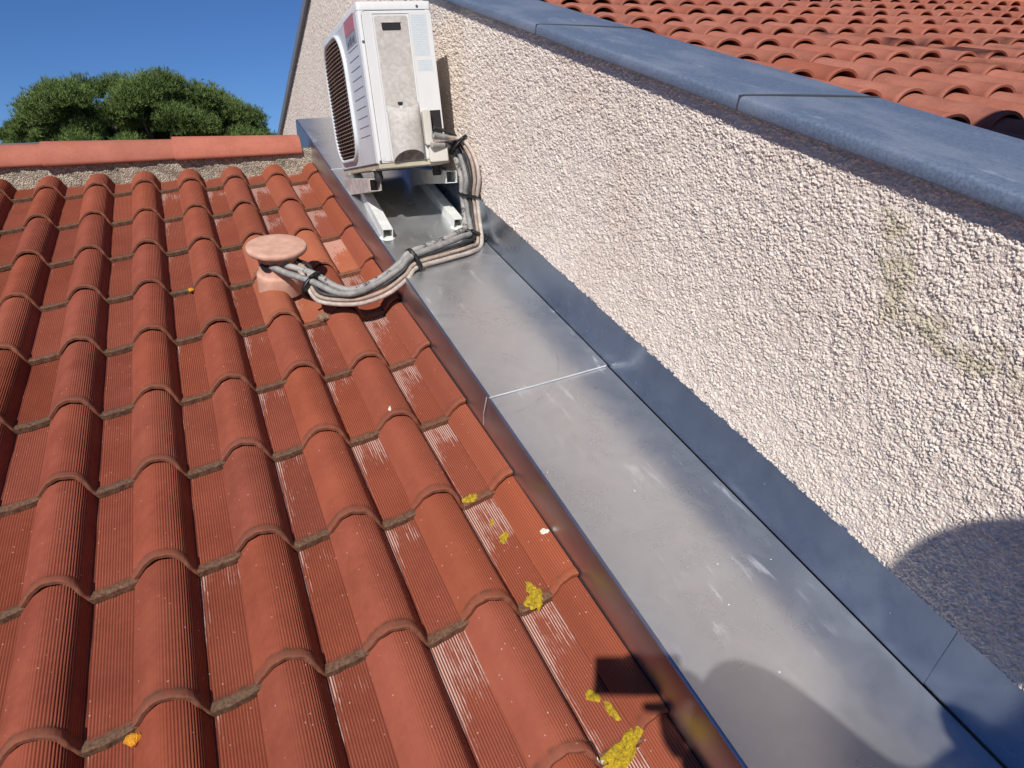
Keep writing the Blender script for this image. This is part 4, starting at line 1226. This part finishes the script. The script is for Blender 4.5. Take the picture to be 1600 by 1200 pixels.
# ------------------------------------------------------------------ umbrella pine beyond the ridge
def pine(name, label, x, y, base_z, clumps, tufts, seed, trunk_top, size=1.0, mat=None):
    r_ = np.random.default_rng(seed)
    root = empty(name, label, 'tree', loc=(x, y, 0))
    V = []; F = []
    per = []
    tot = sum(c[3] * c[4] for c in clumps)
    for (cx_, cy_, cz_, rx, rz) in clumps:
        n = int(tufts * rx * rz / tot)
        d = r_.normal(size=(n, 3)); d /= np.linalg.norm(d, axis=1)[:, None]
        d[:, 2] = np.where(d[:, 2] < -0.35, -d[:, 2] * 0.6, d[:, 2])
        rad = r_.random(n) ** 0.28
        rad = rad * (0.86 + 0.28 * r_.random(n))
        P = np.stack([cx_ + d[:, 0] * rx * rad, cy_ + d[:, 1] * rx * rad, cz_ + d[:, 2] * rz * rad], 1)
        per.append((P, d))
    P = np.concatenate([p for p, _ in per]); D = np.concatenate([q for _, q in per])
    D = D * 0.6 + np.array([0, 0, 0.75]); D /= np.linalg.norm(D, axis=1)[:, None]
    n = len(P); blades = 7
    for k in range(blades):
        dirs = D + r_.normal(scale=0.55, size=(n, 3)); dirs /= np.linalg.norm(dirs, axis=1)[:, None]
        side = np.cross(dirs, r_.normal(size=(n, 3))); side /= np.linalg.norm(side, axis=1)[:, None]
        L = size * (0.075 + 0.07 * r_.random(n))[:, None]; w = size * 0.0085
        o = P + r_.normal(scale=0.02 * size, size=(n, 3))
        V.append(np.stack([o - side * w, o + side * w, o + dirs * L], 1))
    V = np.concatenate(V).reshape(-1, 3); F = np.arange(len(V)).reshape(-1, 3)
    add('crown', mkmesh('crown', V, F, mat or M['needles']), root)
    mb_ = MB(); mb_.tube([(0, 0, 0), (0.05, 0.02, trunk_top * 0.35), (0.16, 0.0, trunk_top * 0.7), (0.10, 0.05, trunk_top)], [0.30, 0.25, 0.19, 0.13], 12); mb_.obj('trunk', M['bark'], root)
    for c in clumps[::2]:
        mb_ = MB(); s_ = Vector((0.13, 0.02, trunk_top * r_.uniform(0.72, 0.95))); e_ = Vector(c[:3]); mid = s_.lerp(e_, 0.5) + Vector((0, 0, -0.25))
        mb_.tube([s_, mid, s_.lerp(e_, 0.96)], [0.085, 0.055, 0.02], 7); mb_.obj('limb', M['bark'], root)
    return root
CZ = W(0, 0, CAMH).z; CYW = W(0, 0, CAMH).y
D_ = 26.0
def dirpt(dx, dz, d=D_): return (dx * d, dz * d + CZ)
rc = random.Random(3)
clumps = []
cx0 = -0.030 * D_
# silhouette heights above the camera by azimuth slope
prof = [(-0.172, 0.094), (-0.164, 0.103), (-0.152, 0.110), (-0.140, 0.100), (-0.126, 0.130), (-0.115, 0.140), (-0.09, 0.146), (-0.06, 0.150), (-0.03, 0.153), (0.0, 0.151), (0.03, 0.144), (0.055, 0.134), (0.075, 0.118), (0.090, 0.098), (0.097, 0.082)]
for (sx, sz) in prof:
    for lay in range(13):
        big_ = sx > -0.13
        r = rc.uniform(0.45, 0.78) if big_ else rc.uniform(0.20, 0.32)
        yy = rc.uniform(-1.0, 1.0) * 2.2 * math.sqrt(max(0.05, 1 - ((sx + 0.03) / 0.14) ** 2))
        top = sz * D_ + CZ - r * 0.80 - (lay * 0.19 if big_ else lay * 0.08) - abs(yy) * 0.10
        if top < CZ + 0.040 * D_: top = CZ + 0.040 * D_ + rc.uniform(0, 0.5)
        clumps.append((sx * D_ - cx0 + rc.uniform(-0.28, 0.28) * (1 if big_ else 0.5), yy, top, r, r * 0.80))
pine('pine_tree', 'wide umbrella pine with dense dark green crown behind the ridge tiles', cx0, CYW + D_, 0, clumps, 110000, 4, 7.6)

# a second pine behind the viewer; its outer sprays dapple the canal tiles
def onroof2(a, b, t):
    q = W(a, b, 0.808) - SUN_TRAVEL * t
    return q
px_, py_ = 4.6, -6.2
cl2 = []
for (a, b, r) in ((3.39, 3.24, 0.09), (3.43, 3.15, 0.10), (3.50, 3.03, 0.11), (3.59, 2.92, 0.12), (3.75, 2.84, 0.12), (4.05, 2.80, 0.13), (4.45, 2.90, 0.15), (3.15, 2.45, 0.07), (3.27, 2.40, 0.09), (3.40, 2.34, 0.11), (3.50, 2.22, 0.12), (4.2, 2.5, 0.16)):
    q = onroof2(a, b, 7.0); cl2.append((q.x - px_, q.y - py_, q.z, r, r * 0.55))
for i in range(60):
    q = onroof2(rc.uniform(5.2, 8.0), rc.uniform(-0.5, 2.2), rc.uniform(6.5, 9.0)); cl2.append((q.x - px_, q.y - py_, q.z, rc.uniform(0.4, 0.8), rc.uniform(0.3, 0.5)))
pine('pine_tree', 'pine standing behind the viewer whose sprays shade the canal tiles at top right', px_, py_, 0, cl2, 9000, 9, 8.6)

# ------------------------------------------------------------------ the photographer, standing behind the camera; only the shadow falls into view
CW = W(0, 0, CAMH)
per = empty('person', 'person in dark jacket holding up a phone, seen only as the shadow at lower right', 'person', loc=(CW.x + 0.38, CW.y - 0.52, CW.z - 1.45))
PO = Vector((0.38, -0.52, -1.45))
def skin(name, nodes, edges, mat, parent, levels=2):
    me = bpy.data.meshes.new(name)
    me.from_pydata([tuple(Vector(p[:3]) - PO) for p in nodes], edges, [])
    o = add(name, me, parent); me.materials.append(mat)
    md = o.modifiers.new('skin', 'SKIN'); md.use_smooth_shade = True
    for i, p in enumerate(nodes):
        v = me.skin_vertices[0].data[i]; rx = p[3]; ry = p[4] if len(p) > 4 else p[3]
        v.radius = (rx, ry); v.use_root = (i == 0)
    sb = o.modifiers.new('sub', 'SUBSURF'); sb.levels = levels; sb.render_levels = levels
    return o
camR = Vector([camo.matrix_world[i][0] for i in range(3)]); camU = Vector([camo.matrix_world[i][1] for i in range(3)]); camB = Vector([camo.matrix_world[i][2] for i in range(3)])
def rel(x, y, z): return tuple(camR * x + camU * y + camB * z)
N_ = [(0.39, -0.50, -0.55, 0.15, 0.11), (0.37, -0.47, -0.35, 0.13, 0.10), (0.36, -0.45, -0.12, 0.15, 0.11), (0.36, -0.43, 0.03, 0.075, 0.065), (0.355, -0.42, 0.12, 0.055, 0.055),
      (0.19, -0.42, -0.045, 0.070), rel(0.31, -0.150, 0.20) + (0.092,), rel(0.145, -0.030, 0.125) + (0.105,), rel(0.045, 0.006, 0.100) + (0.094,),
      (0.53, -0.45, -0.04, 0.062), (0.56, -0.42, -0.33, 0.070), rel(0.115, -0.150, 0.13) + (0.055,),
      (0.30, -0.50, -0.66, 0.085), (0.26, -0.44, -1.02, 0.060), (0.24, -0.54, -1.37, 0.045), (0.24, -0.42, -1.395, 0.035),
      (0.48, -0.52, -0.66, 0.085), (0.50, -0.52, -1.04, 0.060), (0.50, -0.64, -1.41, 0.045), (0.50, -0.52, -1.43, 0.035)]
E_ = [(0, 1), (1, 2), (2, 3), (3, 4), (2, 5), (5, 6), (6, 7), (7, 8), (2, 9), (9, 10), (10, 11), (0, 12), (12, 13), (13, 14), (14, 15), (0, 16), (16, 17), (17, 18), (18, 19)]
skin('body', N_, E_, M['shirt'], per)
hd = MB(); rings = []
HC = Vector((0.35, -0.40, 0.265)); fwd = Vector((-0.55, 0.72, -0.25)).normalized(); side = fwd.cross(Vector((0, 0, 1))).normalized(); upv = side.cross(fwd)
for t in np.linspace(0.03, 0.97, 18):
    zz = -math.cos(math.pi * t); rr2 = math.sin(math.pi * t) ** 0.85; ring = []
    for q in np.linspace(0, 2 * math.pi, 28, endpoint=False):
        c_, s_ = math.cos(q), math.sin(q)
        jaw = 0.80 if zz < -0.4 else 1.0
        f_ = 0.098 * c_ * rr2 * (1.0 if c_ > 0 else 1.05)
        if c_ > 0.93 and -0.28 < zz < 0.12: f_ += 0.020 * (0.12 - zz) / 0.4
        if c_ > 0.80 and 0.10 < zz < 0.30: f_ -= 0.006
        l_ = 0.076 * s_ * rr2 * jaw
        if abs(c_) < 0.25 and -0.2 < zz < 0.2: l_ += 0.012 * (1 if s_ > 0 else -1)
        ring.append(tuple(HC - PO + fwd * f_ + side * l_ + upv * (0.128 * zz)))
    rings.append(ring)
hd.loft(rings); head = hd.obj('head', M['skin'], per)
hh = MB(); rings = []
for t in np.linspace(0.40, 0.98, 12):
    zz = -math.cos(math.pi * t); rr2 = math.sin(math.pi * t) ** 0.8; ring = []
    for q in np.linspace(0, 2 * math.pi, 28, endpoint=False):
        c_, s_ = math.cos(q), math.sin(q)
        f_ = (0.112 if c_ < 0.3 else (0.088 if zz < 0.45 else 0.104)) * c_ * rr2; l_ = 0.086 * s_ * rr2
        ring.append(tuple(HC - PO + fwd * f_ + side * l_ + upv * (0.138 * zz)))
    rings.append(ring)
hh.loft(rings); hh.obj('hair', M['hair'], head)
# hands: palm and five separate curled fingers
def hand(base, to, palmn, par):
    b = Vector(base); d = (Vector(to) - b).normalized(); n = Vector(palmn).normalized(); s_ = d.cross(n).normalized()
    o = skin('hand', [tuple(b) + (0.026,), tuple(b + d * 0.045) + (0.036, 0.020), tuple(b + d * 0.085) + (0.038, 0.016)], [(0, 1), (1, 2)], M['skin'], par)
    for i, (off, L) in enumerate(((0.030, 0.058), (0.010, 0.068), (-0.010, 0.064), (-0.029, 0.050))):
        r0 = b + d * 0.080 + s_ * off
        skin('finger', [tuple(r0) + (0.0095,), tuple(r0 + d * L * 0.5 + n * L * 0.1) + (0.009,), tuple(r0 + d * L * 0.72 + n * L * 0.42) + (0.0085,), tuple(r0 + d * L * 0.62 + n * L * 0.70) + (0.0075,)], [(0, 1), (1, 2), (2, 3)], M['skin'], o)
    r0 = b + d * 0.030 + s_ * 0.026
    skin('finger', [tuple(r0) + (0.012,), tuple(r0 + s_ * 0.030 + d * 0.022 + n * 0.01) + (0.0105,), tuple(r0 + s_ * 0.038 + d * 0.048 + n * 0.022) + (0.009,)], [(0, 1), (1, 2)], M['skin'], o)
hand(rel(0.075, -0.004, 0.062), rel(0.010, 0.008, 0.045), tuple(-camB * 0.4 - camR), per)
hand(rel(0.095, -0.145, 0.12), rel(0.050, -0.110, 0.10), tuple(camU), per)
mb = MB(); mb.box(-0.118, 0.046, -0.037, 0.037, 0.006, 0.015, 0.002)
ph = mb.obj('phone', M['phone'], label='black phone held up flat in the photographer\'s hand, seen only as a square shadow', category='phone')
ph.matrix_world = camo.matrix_world.copy()
